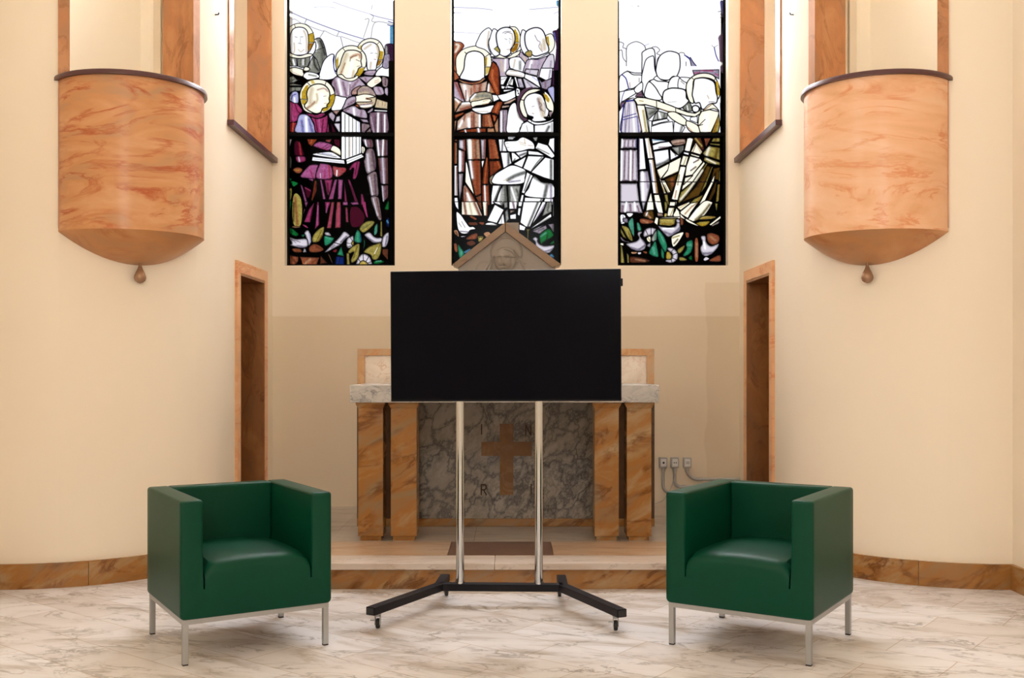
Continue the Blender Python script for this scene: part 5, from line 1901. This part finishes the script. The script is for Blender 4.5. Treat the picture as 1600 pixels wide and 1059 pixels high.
PM = ((wall_pt('a', 22.7)[0] + wall_pt('a', 71.9)[0]) / 2, (wall_pt('a', 22.7)[1] + wall_pt('a', 71.9)[1]) / 2)
PRAD = 0.432
for s, side, lab in ((1, 'left', 'peach marble half-round pulpit on the left wall, darker with rust-red streaks'),
                     (-1, 'right', 'pale peach marble half-round pulpit on the right wall')):
    root = empty('pulpit', (s * PM[0], PM[1], 2.08), s * math.radians(45 + 2.3 - 0.0))
    tag(root, lab, 'pulpit', 'marble pulpits on the side walls')
    ang = math.atan2(wall_pt('a', 22.7)[1] - wall_pt('a', 71.9)[1], wall_pt('a', 22.7)[0] - wall_pt('a', 71.9)[0])
    root.rotation_euler.z = s * ang
    H = 2.962 - 2.08
    # local frame: x along the chord, -y out of the wall
    bm = bmesh.new()
    n = 48
    outer = half_disc_pts(PRAD, n); inner = half_disc_pts(PRAD - 0.045, n)
    for (z0, z1) in ((0, H),):
        vo = [[bm.verts.new((p[0], p[1], z)) for p in outer] for z in (z0, z1)]
        vi = [[bm.verts.new((p[0], p[1], z)) for p in inner] for z in (z0, z1)]
        for i in range(n):
            bm.faces.new((vo[0][i], vo[0][i + 1], vo[1][i + 1], vo[1][i]))
            bm.faces.new((vi[0][i], vi[1][i], vi[1][i + 1], vi[0][i + 1]))
            bm.faces.new((vo[1][i], vo[1][i + 1], vi[1][i + 1], vi[1][i]))
            bm.faces.new((vo[0][i], vi[0][i], vi[0][i + 1], vo[0][i + 1]))
        for i in (0, n): bm.faces.new((vo[0][i], vo[1][i], vi[1][i], vi[0][i]))
    obj('parapet', bm, M['peach_left'] if s == 1 else M['peach_right'], root, 40)
    # shallow bowl underneath
    bm = bmesh.new()
    rings = []
    m = 12
    for j in range(m + 1):
        rr = PRAD * (1 - j / m)
        z = -0.185 * (1 - (rr / PRAD) ** 2)
        rings.append([bm.verts.new((p[0], p[1], z)) for p in half_disc_pts(max(rr, 1e-4), n)])
    for a, b in zip(rings, rings[1:]):
        for i in range(n): bm.faces.new((a[i], a[i + 1], b[i + 1], b[i]))
    top = [bm.verts.new((p[0], p[1], 0.0)) for p in half_disc_pts(PRAD, n)]
    bm.faces.new(top)
    bmesh.ops.remove_doubles(bm, verts=bm.verts[:], dist=2e-4)
    obj('bowl', bm, M['shaded_bowl'], root, 50)
    # handrail
    bm = bmesh.new()
    sec = [(-0.028, 0.0), (0.020, 0.0), (0.020, 0.018), (0.014, 0.028), (-0.022, 0.028), (-0.028, 0.018)]
    loops = []
    for k in range(n + 1):
        a = -0.03 + (PI + 0.06) * k / n
        loops.append([bm.verts.new((-(PRAD + dx) * math.cos(a), -(PRAD + dx) * math.sin(a), H + dz)) for dx, dz in sec])
    for a, b in zip(loops, loops[1:]):
        for i in range(len(sec)): bm.faces.new((a[i], a[(i + 1) % 6], b[(i + 1) % 6], b[i]))
    bm.faces.new(loops[0]); bm.faces.new(loops[-1][::-1])
    obj('handrail', bm, M['rail'], root, 40)
    # drop-shaped pendant
    bm = bmesh.new()
    prof = [(0, 0.0), (0.006, -0.002), (0.008, -0.02), (0.014, -0.04), (0.025, -0.062), (0.034, -0.085), (0.036, -0.098), (0.030, -0.115), (0.016, -0.127), (0, -0.131)]
    lathe(bm, prof, (0, -0.137, -0.158), 20)
    p = obj('pendant', bm, M['brass'], root, 60)
    tag(p, 'brown drop-shaped pendant')
    bm = bmesh.new(); lathe(bm, [(0, .0), (.018, -.001), (.018, -.008), (.008, -.014), (0, -.014)], (0, -0.137, -0.150), 20)
    obj('collar', bm, M['brown'], root, 40)

# ------------------------------------------------------------------ altar
AZ = 6.83       # front of the pillars
BZ = 7.455      # front of the altar body
altar = empty('altar', (-0.0, AZ, STEP))
tag(altar, 'veined marble altar with four ochre pillars and an inlaid brown cross', 'altar')
def ap(name, bm, mat, bevw=0.003, parent=None, sm=None):
    for v in bm.verts: v.co -= Vector((0, AZ, STEP))
    o = obj(name, bm, mat, parent or altar, sm)
    if bevw: bev(o, bevw)
    return o
# pillars
pill = [(559.5, 598.5), (610.5, 651), (929, 967), (979.5, 1018)]
PT = 1.125 - 0.022
for (a, b) in pill:
    xa, xb = px(a, 0, AZ).x, px(b, 0, AZ).x
    bm = bmesh.new(); box(bm, xa, xb, AZ, AZ + 0.17, STEP + 0.03, 1.018)
    p = ap('pillar', bm, M['ochre'])
    bm = bmesh.new(); box(bm, xa + 0.014, xb - 0.014, AZ + 0.012, AZ + 0.158, STEP, STEP + 0.03)
    o = obj('plinth', bm, M['ochre'], p)
    for v in o.data.vertices: v.co -= Vector((0, AZ, STEP))
    bm = bmesh.new()
    # small cornice, wider at its top
    w0, w1 = 0.0, 0.014
    lo = [bm.verts.new(c) for c in ((xa - w0, AZ - w0, 1.018), (xb + w0, AZ - w0, 1.018), (xb + w0, AZ + .17, 1.018), (xa - w0, AZ + .17, 1.018))]
    hi = [bm.verts.new(c) for c in ((xa - w1, AZ - w1, 1.045), (xb + w1, AZ - w1, 1.045), (xb + w1, AZ + .17, 1.045), (xa - w1, AZ + .17, 1.045))]
    t2 = [bm.verts.new(v.co + Vector((0, 0, 0.012))) for v in hi]
    for A, B in ((lo, hi), (hi, t2)):
        for i in range(4): bm.faces.new((A[i], A[(i + 1) % 4], B[(i + 1) % 4], B[i]))
    bm.faces.new(lo[::-1]); bm.faces.new(t2)
    o = obj('capital', bm, M['ochre'], p)
    for v in o.data.vertices: v.co -= Vector((0, AZ, STEP))
# table slab
bm = bmesh.new()
box(bm, px(546.5, 0, 6.78).x, px(1030, 0, 6.78).x, 6.78, BZ + 0.0, 1.057, 1.170)
ap('table_slab', bm, M['slab_marble'], 0.004)
# body: plinth strip, front panel, side piers, retable
BX = 1.018
xl, xr_ = px(558, 0, BZ).x, px(1022.5, 0, BZ).x
pl, pr = px(655, 0, BZ).x, px(928, 0, BZ).x
bm = bmesh.new(); box(bm, xl, xr_, BZ + 0.02, BZ + 0.36, STEP + 0.055, 1.165); ap('body_block', bm, M['ochre'], 0)
bm = bmesh.new(); box(bm, xl, xr_, BZ - 0.012, BZ + 0.36, STEP, STEP + 0.055); ap('base_strip', bm, M['ochre'])
bm = bmesh.new(); box(bm, pl, pr, BZ, BZ + 0.02, STEP + 0.055, 1.057)
panel_o = ap('front_panel', bm, M['white_marble'], 0.0)
bm = bmesh.new(); box(bm, xl, pl - 0.002, BZ - 0.010, BZ + 0.02, STEP + 0.055, 1.057); ap('side_pier', bm, M['shaded_pier'])
bm = bmesh.new(); box(bm, pr + 0.002, xr_, BZ - 0.010, BZ + 0.02, STEP + 0.055, 1.057); ap('side_pier', bm, M['shaded_pier'])
# cross
def bx_px(bm, x0, x1, y0, y1, d0, d1):
    a, b = px(x0, y1, BZ), px(x1, y0, BZ)
    box(bm, a.x, b.x, BZ + d0, BZ + d1, a.z, b.z)
bm = bmesh.new()
P_ = [(781, 662), (802, 662), (802, 690), (831, 690), (831, 712), (802, 712), (802, 773), (781, 773), (781, 712), (752, 712), (752, 690), (781, 690)]
prism_xz(bm, [(px(a, b, BZ).x, px(a, b, BZ).z) for a, b in P_], BZ - 0.004, BZ + 0.002)
o = ap('inlaid_cross', bm, M['cross'], 0, parent=panel_o)
tag(o, 'brown inlaid cross')
def stroke(bm, pts, w):
    """engraved letter stroke through pixel points on the panel"""
    P3 = [px(a, b, BZ) for a, b in pts]
    for p, q in zip(P3, P3[1:]):
        d = (q - p).normalized(); nn = Vector((-d.z, 0, d.x)) * w / 2
        e = d * w * 0.35
        c = [p - e + nn, q + e + nn, q + e - nn, p - e - nn]
        prism_xz(bm, [(v.x, v.z) for v in c], BZ - 0.0025, BZ + 0.001)
for nm, strokes in (('engraved_letter', [[(752.5, 663), (752.5, 678)]]),
                    ('engraved_letter', [[(821.5, 680), (821.5, 664), (829.5, 680), (829.5, 664)]]),
                    ('engraved_letter', [[(752, 773), (752, 757), (757, 757), (759.5, 759), (759.5, 762.5), (757, 765), (752, 765)], [(755.5, 765), (760, 773)]]),
                    ('engraved_letter', [[(830, 756), (830, 772)]])):
    bm = bmesh.new()
    for st in strokes: stroke(bm, st, 0.0085)
    ap(nm, bm, M['engrave'], 0, parent=panel_o)
# retable: framed marble panels above the table
rt = 1.415
bm = bmesh.new()
fw = px(569.5, 0, BZ).x - xl
box(bm, xl, xr_, BZ + 0.03, BZ + 0.33, 1.165, rt - 0.048)
bm2 = bmesh.new()
box(bm2, xl, xr_, BZ + 0.01, BZ + 0.34, rt - 0.048, rt)
box(bm2, xl, xl + fw, BZ + 0.01, BZ + 0.34, 1.165, rt - 0.048); box(bm2, xr_ - fw, xr_, BZ + 0.01, BZ + 0.34, 1.165, rt - 0.048)
for v in bm.verts:
    v.co.x = max(min(v.co.x, xr_ - fw), xl + fw)
ap('retable_panel', bm, M['cream_marble'], 0)
ap('retable_frame', bm2, M['tan'], 0.002)

# ------------------------------------------------------------------ gabled relief behind the screen
TY = 7.455
tab = empty('gabled_relief', (0, TY + 0.1, rt))
tag(tab, 'gabled stone relief of a haloed veiled head with ochre marble edging, rising above the screen', 'relief')
def tp(name, bm, mat, bevw=0.002, sm=None, parent=None):
    for v in bm.verts: v.co -= Vector((0, TY + 0.1, rt))
    o = obj(name, bm, mat, parent or tab, sm)
    if bevw: bev(o, bevw)
    return o
def tz(x, y): p = px(x, y, TY); return (p.x, p.z)
bm = bmesh.new()
prism_xz(bm, [tz(716, 422), tz(716, 500), tz(868, 500), tz(868, 422), tz(868, 414.5), tz(789.3, 361), tz(717, 414.5)], TY + 0.02, TY + 0.2)
for v in bm.verts:
    if v.co.z < 1.8: v.co.z = rt
tp('stone_panel', bm, M['relief'])
bm = bmesh.new(); prism_xz(bm, [tz(706.5, 413.2), tz(789.2, 347.5), tz(789.2, 362), tz(717.5, 417.5)], TY, TY + 0.22); tp('gable_edging', bm, M['gable'])
bm = bmesh.new(); prism_xz(bm, [tz(876.8, 413), tz(790.0, 347.5), tz(790.0, 362), tz(863, 417.5)], TY, TY + 0.22); tp('gable_edging', bm, M['gable'])
bm = bmesh.new(); prism_xz(bm, [tz(790, 352), tz(790, 343), tz(811, 343), tz(811, 372), tz(790, 372)], TY + 0.16, TY + 0.25); tp('finial_block', bm, M['relief'])
# carved head: height field in the stone
bm = bmesh.new()
x0, z0 = tz(722, 422); x1, z1 = tz(858, 360)
nx_, nz_ = 150, 76
def gauss(u, v, cu, cv, su, sv): return math.exp(-((u - cu) / su) ** 2 - ((v - cv) / sv) ** 2)
def ridge(d, w): return math.exp(-(d / w) ** 2)
def relief_h(X, Y):
    """X, Y in picture pixels -> carving height in metres"""
    h = 0.0
    # halo ring and disc
    r = math.hypot((X - 791.5), (Y - 394)) ; 
    if Y < 402: h += 0.006 * ridge(r - 23.5, 1.2) + (0.004 if r < 23 else 0)
    # veil: outer hood
    e = math.hypot((X - 789.5) / 19.5, (Y - 404) / 19.0)
    if e < 1: h += 0.010 * (1 - e ** 4)
    h += 0.006 * ridge((e - 1) * 19, 1.3) * (1 if Y < 410 else 0.3)
    e2 = math.hypot((X - 789.5) / 15.8, (Y - 406) / 16.5)
    h += 0.005 * ridge((e2 - 1) * 16, 1.0)
    # drapes falling from the hood
    for (a, b, c, d) in ((808, 398, 823, 424), (804, 392, 819, 410), (771, 402, 764, 424), (775, 395, 757, 424)):
        L = math.hypot(c - a, d - b)
        t = ((X - a) * (c - a) + (Y - b) * (d - b)) / L / L
        if -0.1 < t < 1.1:
            dd = abs((X - a) * (d - b) - (Y - b) * (c - a)) / L
            h += 0.005 * ridge(dd, 1.4)
    # face
    f = math.hypot((X - 786.5) / 12.5, (Y - 408) / 17.5)
    if f < 1: h += 0.016 * (1 - f ** 2) ** 0.5
    h += 0.010 * gauss(X, Y, 786, 407, 2.0, 6.5) + 0.006 * gauss(X, Y, 786, 412, 3.0, 2.5)       # nose
    h -= 0.0028 * (gauss(X, Y, 780.5, 402.5, 3.6, 1.8) + gauss(X, Y, 791.5, 402.5, 3.6, 1.8))      # eye sockets
    h += 0.004 * (gauss(X, Y, 780.5, 403.5, 2.4, 1.0) + gauss(X, Y, 791.5, 403.5, 2.4, 1.0))
    h += 0.0012 * (gauss(X, Y, 780.5, 399.3, 4.5, 1.0) + gauss(X, Y, 791.5, 399.3, 4.5, 1.0))      # brows
    h += 0.005 * gauss(X, Y, 786, 418, 4.2, 1.4) - 0.004 * gauss(X, Y, 786, 416, 4.5, 0.8)        # lips
    # second, smaller head at the lower left
    g = math.hypot((X - 757) / 14, (Y - 423) / 15)
    if g < 1: h += 0.009 * (1 - g ** 2) ** 0.5
    return h
grid = {}
for i in range(nx_ + 1):
    for j in range(nz_ + 1):
        X = 722 + (858 - 722) * i / nx_; Y = 422 - (422 - 362) * j / nz_
        # keep inside the gable
        lim = 362.5 + abs(X - 789.3) * 0.735
        if Y < lim - 0.9: continue
        Yc = max(Y, lim)
        p = px(X, Yc, TY)
        grid[i, j] = bm.verts.new((p.x, TY + 0.0195 - 1.9 * relief_h(X, Yc), p.z))
for i in range(nx_):
    for j in range(nz_):
        k = [(i, j), (i + 1, j), (i + 1, j + 1), (i, j + 1)]
        if all(q in grid for q in k): bm.faces.new([grid[q] for q in k])
tp('carved_head', bm, M['relief'], 0, 60)

# ------------------------------------------------------------------ television and its rolling stand
SY = math.radians(2.0)
std = empty('television_stand', (px(783, 0, 5.68).x, 5.68, 0), -SY)
tag(std, 'black rolling floor stand with two chrome poles and angled feet', 'stand')
def lx(x, Z): return px(x, 0, Z).x - std.location.x
bt, bb = 0.119, 0.079
bm = bmesh.new(); box(bm, -0.335, 0.335, -0.025, 0.025, bb - 0.0, bt)
bev(obj('cross_beam', bm, M['black_metal'], std), 0.003)
for sx in (-1, 1):
    # angled foot: a tube mitred from a short rear stub into the long front leg
    w = 0.026
    path = [(sx * 0.328, 0.245), (sx * 0.335, -0.01), (sx * 0.612, -0.585)]
    L, R = [], []
    for i, p in enumerate(path):
        p = Vector(p)
        if i == 0: d = Vector(path[1]) - p; nn = Vector((-d.y, d.x)).normalized() * w
        elif i == 2: d = p - Vector(path[1]); nn = Vector((-d.y, d.x)).normalized() * w
        else:
            d1 = (p - Vector(path[0])).normalized(); d2 = (Vector(path[2]) - p).normalized()
            t = (d1 + d2).normalized(); nn = Vector((-t.y, t.x)); nn *= w / nn.dot(Vector((-d1.y, d1.x)))
        L.append(p + nn); R.append(p - nn)
    bm = bmesh.new()
    prism(bm, L + R[::-1], bb, bt)
    f = bev(obj('foot', bm, M['black_metal'], std), 0.003)
    # plastic end cap
    e = Vector(path[2]); d = (e - Vector(path[1])).normalized(); nn = Vector((-d.y, d.x))
    bm = bmesh.new()
    c = [e + nn * 0.021 - d * 0.004, e + nn * 0.021 + d * 0.0025, e - nn * 0.021 + d * 0.0025, e - nn * 0.021 - d * 0.004]
    prism(bm, c, bb + 0.005, bt - 0.005)
    obj('end_cap', bm, M['black_rubber'], f)
    for (cx_, cy_, k) in ((sx * 0.585, -0.530, 1), (sx * 0.318, 0.215, 0)):
        bm = bmesh.new()
        lathe(bm, [(0, 0.079), (0.018, 0.079), (0.018, 0.073), (0.010, 0.071), (0.010, 0.060), (0, 0.060)], (cx_, cy_, 0), 16)
        for q in (-1, 1):
            box(bm, cx_ + q * 0.0125 - 0.0015, cx_ + q * 0.0125 + 0.0015, cy_ - 0.010, cy_ + 0.022, 0.022, 0.066)
        box(bm, cx_ - 0.014, cx_ + 0.014, cy_ - 0.010, cy_ + 0.012, 0.060, 0.066)
        cst = obj('caster', bm, M['steel_paint'], std)
        bm = bmesh.new()
        tube(bm, [(cx_ - 0.0095, cy_ + 0.012, 0.025), (cx_ - 0.006, cy_ + 0.012, 0.025), (cx_ + 0.006, cy_ + 0.012, 0.025), (cx_ + 0.0095, cy_ + 0.012, 0.025)], [0.022, 0.025, 0.025, 0.022], 24)
        obj('wheel', bm, M['black_rubber'], cst, 40)
        if k:
            bm = bmesh.new(); box(bm, cx_ - sx * 0 - 0.036, cx_ - 0.012, cy_ - 0.006, cy_ + 0.004, 0.040, 0.046)
            obj('brake_lever', bm, M['steel_paint'], cst)
for xx in (718.8, 841.8):
    X = lx(xx, 5.68)
    bm = bmesh.new()
    tube(bm, [(X, 0, bt - 0.001), (X, 0, 1.72)], 0.0222, 32)
    pole = obj('pole', bm, M['chrome'], std, 40)
    tag(pole, 'polished chrome pole')
    bm = bmesh.new(); tube(bm, [(X, 0, bt - 0.001), (X, 0, bt + 0.012)], 0.0245, 32)
    obj('pole_foot', bm, M['chrome'], pole, 40)
bm = bmesh.new()
X0, X1 = lx(718.8, 5.68), lx(841.8, 5.68)
for z in (1.30, 1.62): box(bm, X0 - 0.06, X1 + 0.06, -0.040, -0.0225, z - 0.03, z + 0.03)
obj('mounting_bracket', bm, M['black_metal'], std)

TVZ = 5.56
tc = px(789, 0, TVZ)
tv = empty('television', (tc.x, TVZ, 1.455), math.radians(4.3) * -1)
# right edge nearer the viewer
tag(tv, 'large black flat television turned off, hung on the rolling stand', 'television')
W2, H2 = 0.613, 0.3475
roll = Matrix.Rotation(-math.radians(0.30), 4, 'Y')
bm = bmesh.new(); box(bm, -W2, W2, 0.0, 0.030, -H2, H2, M=roll); bev(obj('casing', bm, M['bezel'], tv), 0.004)
bm = bmesh.new(); box(bm, -W2 * .6, W2 * .6, 0.030, 0.055, -H2 * .8, H2 * .5, M=roll); bev(obj('rear_housing', bm, M['bezel'], tv), 0.01)
bm = bmesh.new(); box(bm, -W2 + 0.006, W2 - 0.006, -0.0015, 0.0, -H2 + 0.010, H2 - 0.006, M=roll); obj('screen', bm, M['screen'], tv)
bm = bmesh.new(); box(bm, W2 - 0.002, W2 + 0.010, 0.010, 0.030, H2 - 0.090, H2 - 0.050, M=roll); bev(obj('side_clip', bm, M['bezel'], tv), 0.002)

# ------------------------------------------------------------------ armchairs
CW, CD, CH, CB = 0.690, 0.670, 0.712, 0.197     # width, depth, height, underside
ARM, SLIT, SEAT = 0.098, 0.0075, 0.440
def chair_profile(ins, seat_drop, ins_slit=0.0):
    """outline (x, z) seen from the front; ins shrinks the outer outline, seat_drop lowers the seat"""
    hw = CW / 2
    P = []
    r = 0.014
    def corner(cx, cz, a0, a1, rr=r, n=4):
        for k in range(n + 1):
            a = math.radians(a0 + (a1 - a0) * k / n)
            P.append((cx + (rr) * math.cos(a), cz + (rr) * math.sin(a)))
    r2 = 0.020
    corner(-hw + ins + r2, CB + ins * .6 + r2, 270, 180, r2)
    corner(-hw + ins + r, CH - ins - r, 180, 90)
    xi = -hw + ARM
    corner(xi - ins - r * .7, CH - ins - r * .7, 90, 0, r * .7)
    P.append((xi - ins, 0.52)); P.append((xi - ins * .3, 0.42)); P.append((xi, 0.325))
    P.append((xi + SLIT, 0.325)); 
    sx_ = xi + SLIT
    wz = (hw - ARM) - SLIT
    n = 18
    for k in range(n + 1):
        u = -1 + 2 * k / n
        z = SEAT + 0.014 * (1 - u * u) - 0.030 * abs(u) ** 22 - seat_drop
        P.append((u * (wz - 0.0), max(z, 0.36)))
    left = P[:]
    # left holds half outline + the full seat; mirror the arm part for the right side
    arm = [q for q in P[:5 + 5 + 5 + 4]]
    for q in reversed(arm): P.append((-q[0], q[1]))
    return P
def make_chair(loc, rz, label):
    root = empty('armchair', loc, rz)
    tag(root, label, 'armchair', 'green leather cube armchairs')
    bm = bmesh.new()
    # stations from the front (y = 0) to the back panel
    st = [(0.0, 0.014, 0.060), (0.0015, 0.008, 0.048), (0.005, 0.0035, 0.036), (0.012, 0.0005, 0.024), (0.022, 0, 0.015), (0.038, 0, 0.008), (0.06, 0, 0.004), (0.10, 0, 0.0), (0.25, 0, -0.003), (0.42, 0, 0.0), (CD - ARM + 0.004, 0, 0.008), (CD - 0.03, 0, 0.008), (CD - 0.012, 0.004, 0.008), (CD - 0.003, 0.012, 0.01), (CD, 0.024, 0.012)]
    loops = []
    for (y, ins, dr) in st:
        pr = chair_profile(ins, dr)
        loops.append([bm.verts.new((x, y, z)) for x, z in pr])
    n = len(loops[0])
    for a, b in zip(loops, loops[1:]):
        for i in range(n): bm.faces.new((a[i], a[(i + 1) % n], b[(i + 1) % n], b[i]))
    for lp in (loops[0], loops[-1]):
        es = [bm.edges.get((lp[i], lp[(i + 1) % n])) for i in range(n)]
        bmesh.ops.triangle_fill(bm, edges=es, use_beauty=True)
    obj('arms_and_seat', bm, M['leather'], root, 38)
    # back cushion panel between the arms
    bm = bmesh.new()
    xi = CW / 2 - ARM
    box(bm, -xi - 0.002, xi + 0.002, CD - ARM, CD - 0.004, SEAT - 0.06, CH - 0.001)
    bev(obj('backrest', bm, M['leather'], root, 30), 0.012, 3)
    # steel frame
    bm = bmesh.new()
    g, t = 0.012, 0.022
    a, b, c, d = -CW / 2 + g, CW / 2 - g, g, CD - g
    z0, z1 = CB - 0.021, CB + 0.004
    box(bm, a, b, c, c + t, z0, z1); box(bm, a, b, d - t, d, z0, z1)
    box(bm, a, a + t, c + t, d - t, z0, z1); box(bm, b - t, b, c + t, d - t, z0, z1)
    obj('frame', bm, M['steel_paint'], root)
    bm = bmesh.new(); box(bm, a + t, b - t, c + t, d - t, CB - 0.004, CB + 0.003); obj('underside_cover', bm, M['dark_plastic'], root)
    for x in (a, b - 0.025):
        for y in (c, d - 0.025):
            bm = bmesh.new(); box(bm, x, x + 0.025, y, y + 0.025, 0.006, CB - 0.021)
            lg = bev(obj('leg', bm, M['steel_paint'], root), 0.002)
            bm = bmesh.new(); box(bm, x + .001, x + 0.024, y + .001, y + 0.024, 0.0, 0.006)
            obj('foot_glide', bm, M['black_rubber'], lg)
    return root
make_chair((0, 0, 0), 0, '')
ch = [o for o in bpy.data.objects if o.name == 'armchair'][0]
ch['label'] = 'green leather cube armchair to the left of the television stand'
def place(root, fl_xy, ang):
    """front-left corner of the body at fl_xy, front edge along angle ang"""
    root.rotation_euler.z = ang
    off = Matrix.Rotation(ang, 2) @ Vector((-CW / 2, 0))
    root.location = (fl_xy[0] - off.x, fl_xy[1] - off.y, 0)
def copy_tree(o, parent=None):
    c = o.copy(); col.objects.link(c)
    if parent is not None: c.parent = parent
    for k in list(o.children): copy_tree(k, c)
    return c
ch2 = copy_tree(ch)
ch2['label'] = 'green leather cube armchair to the right of the television stand'
place(ch, (CAM_X - 1.424, 4.510), math.radians(31.3))
place(ch2, (CAM_X + 0.712, 4.880), math.radians(-32.8))

# ------------------------------------------------------------------ sockets and conduits on the back wall
G = BACK
sock = [(1035.5, 722, 771, 1051, 'leftmost grey surface socket with a round hole, beside the altar'),
        (1053.5, 722, 760, 1064, 'middle grey surface socket of the three beside the altar, with red-tinted outlets'),
        (1073, 722, 748, 1090, 'rightmost grey surface socket of the three beside the altar')]
for i, (sx, sy, py_, bx_, lab) in enumerate(sock):
    c = px(sx, sy, G)
    r = empty('wall_socket', (c.x, G, c.z))
    tag(r, lab, 'socket', 'conduit sockets on the back wall')
    bm = bmesh.new(); box(bm, -0.032, 0.032, -0.045, 0, -0.042, 0.042); bev(obj('box', bm, M['grey_plastic'], r), 0.005)
    bm = bmesh.new(); box(bm, -0.022, 0.022, -0.049, -0.045, -0.030, 0.030); pl_ = bev(obj('plate', bm, M['white_plastic'], r), 0.002)
    bm = bmesh.new()
    if i == 0: tube(bm, [(0, -0.051, 0), (0, -0.0485, 0)], 0.009, 16)
    elif i == 1:
        for q in (-0.008, 0.008): tube(bm, [(q, -0.051, 0), (q, -0.0485, 0)], 0.005, 12)
    else:
        box(bm, -0.014, 0.014, -0.0505, -0.0485, 0.004, 0.008); box(bm, -0.014, 0.014, -0.0505, -0.0485, -0.008, -0.004)
    obj('outlet', bm, M['dark_plastic'], pl_)
    # pipe: down from the box, swept round to the right, then along the wall
    zb = CAM_H + (HORIZ - py_) / FPX * G - c.z
    xb = (px(bx_, 0, G).x - c.x)
    rr = min(xb, abs(zb) - 0.05) * 0.95
    pts = [(0, -0.022, -0.040), (0, -0.022, zb + rr)]
    for k in range(1, 9):
        a = PI / 2 * k / 8
        pts.append((rr - rr * math.cos(a), -0.022, zb + rr - rr * math.sin(a)))
    xe = px(1156, 0, G).x - c.x
    xe = min(xe, HALF - 0.002 - c.x)
    pts.append((xe, -0.022, zb + (0.0 if i < 2 else 0.0)))
    bm = bmesh.new(); tube(bm, pts, 0.0125, 12); pipe = obj('conduit', bm, M['grey_plastic'], r, 50)
    bm = bmesh.new(); tube(bm, [(0, -0.022, -0.072), (0, -0.022, -0.036)], 0.0165, 12)
    obj('coupling', bm, M['grey_plastic'], pipe, 50)
    bm = bmesh.new(); tube(bm, [(rr - 0.005, -0.022, zb), (rr + 0.045, -0.022, zb)], 0.0155, 12)
    obj('coupling', bm, M['grey_plastic'], pipe, 50)
# thin cable running from behind the altar to the sockets
bm = bmesh.new()
cp = [px(1024, 787, 8.3), px(1036, 782, 8.38), px(1046, 768, 8.44), px(1056, 741, 8.444)]
tube(bm, [tuple(p) for p in cp], 0.003, 8)
o = obj('cable', bm, M['grey_plastic'], None, 60)
tag(o, 'thin grey cable hanging from the middle socket towards the altar', 'cable')

# small hooks high on the rounded walls
for s, lab in ((1, 'tiny dark nail high on the left wall between pulpit and side opening'), (-1, 'tiny dark nail high on the right wall between pulpit and side opening')):
    a = wall_pt('a', 10.5)
    h_ = 1.3 + (570 - 23) / 1640 * a[1]
    bm = bmesh.new()
    n_ = Vector((math.cos(math.radians(10.5)), -math.sin(math.radians(10.5)), 0))
    p0 = Vector((a[0], a[1], h_)) 
    q = [p0 + n_ * -0.004, p0 + n_ * 0.022, p0 + n_ * 0.026 + Vector((0, 0, 0.012))]
    tube(bm, [(s * v.x, v.y, v.z) for v in q], 0.0045, 8)
    o = obj('wall_nail', bm, M['dark_plastic'], None, 50)
    tag(o, lab, 'nail')
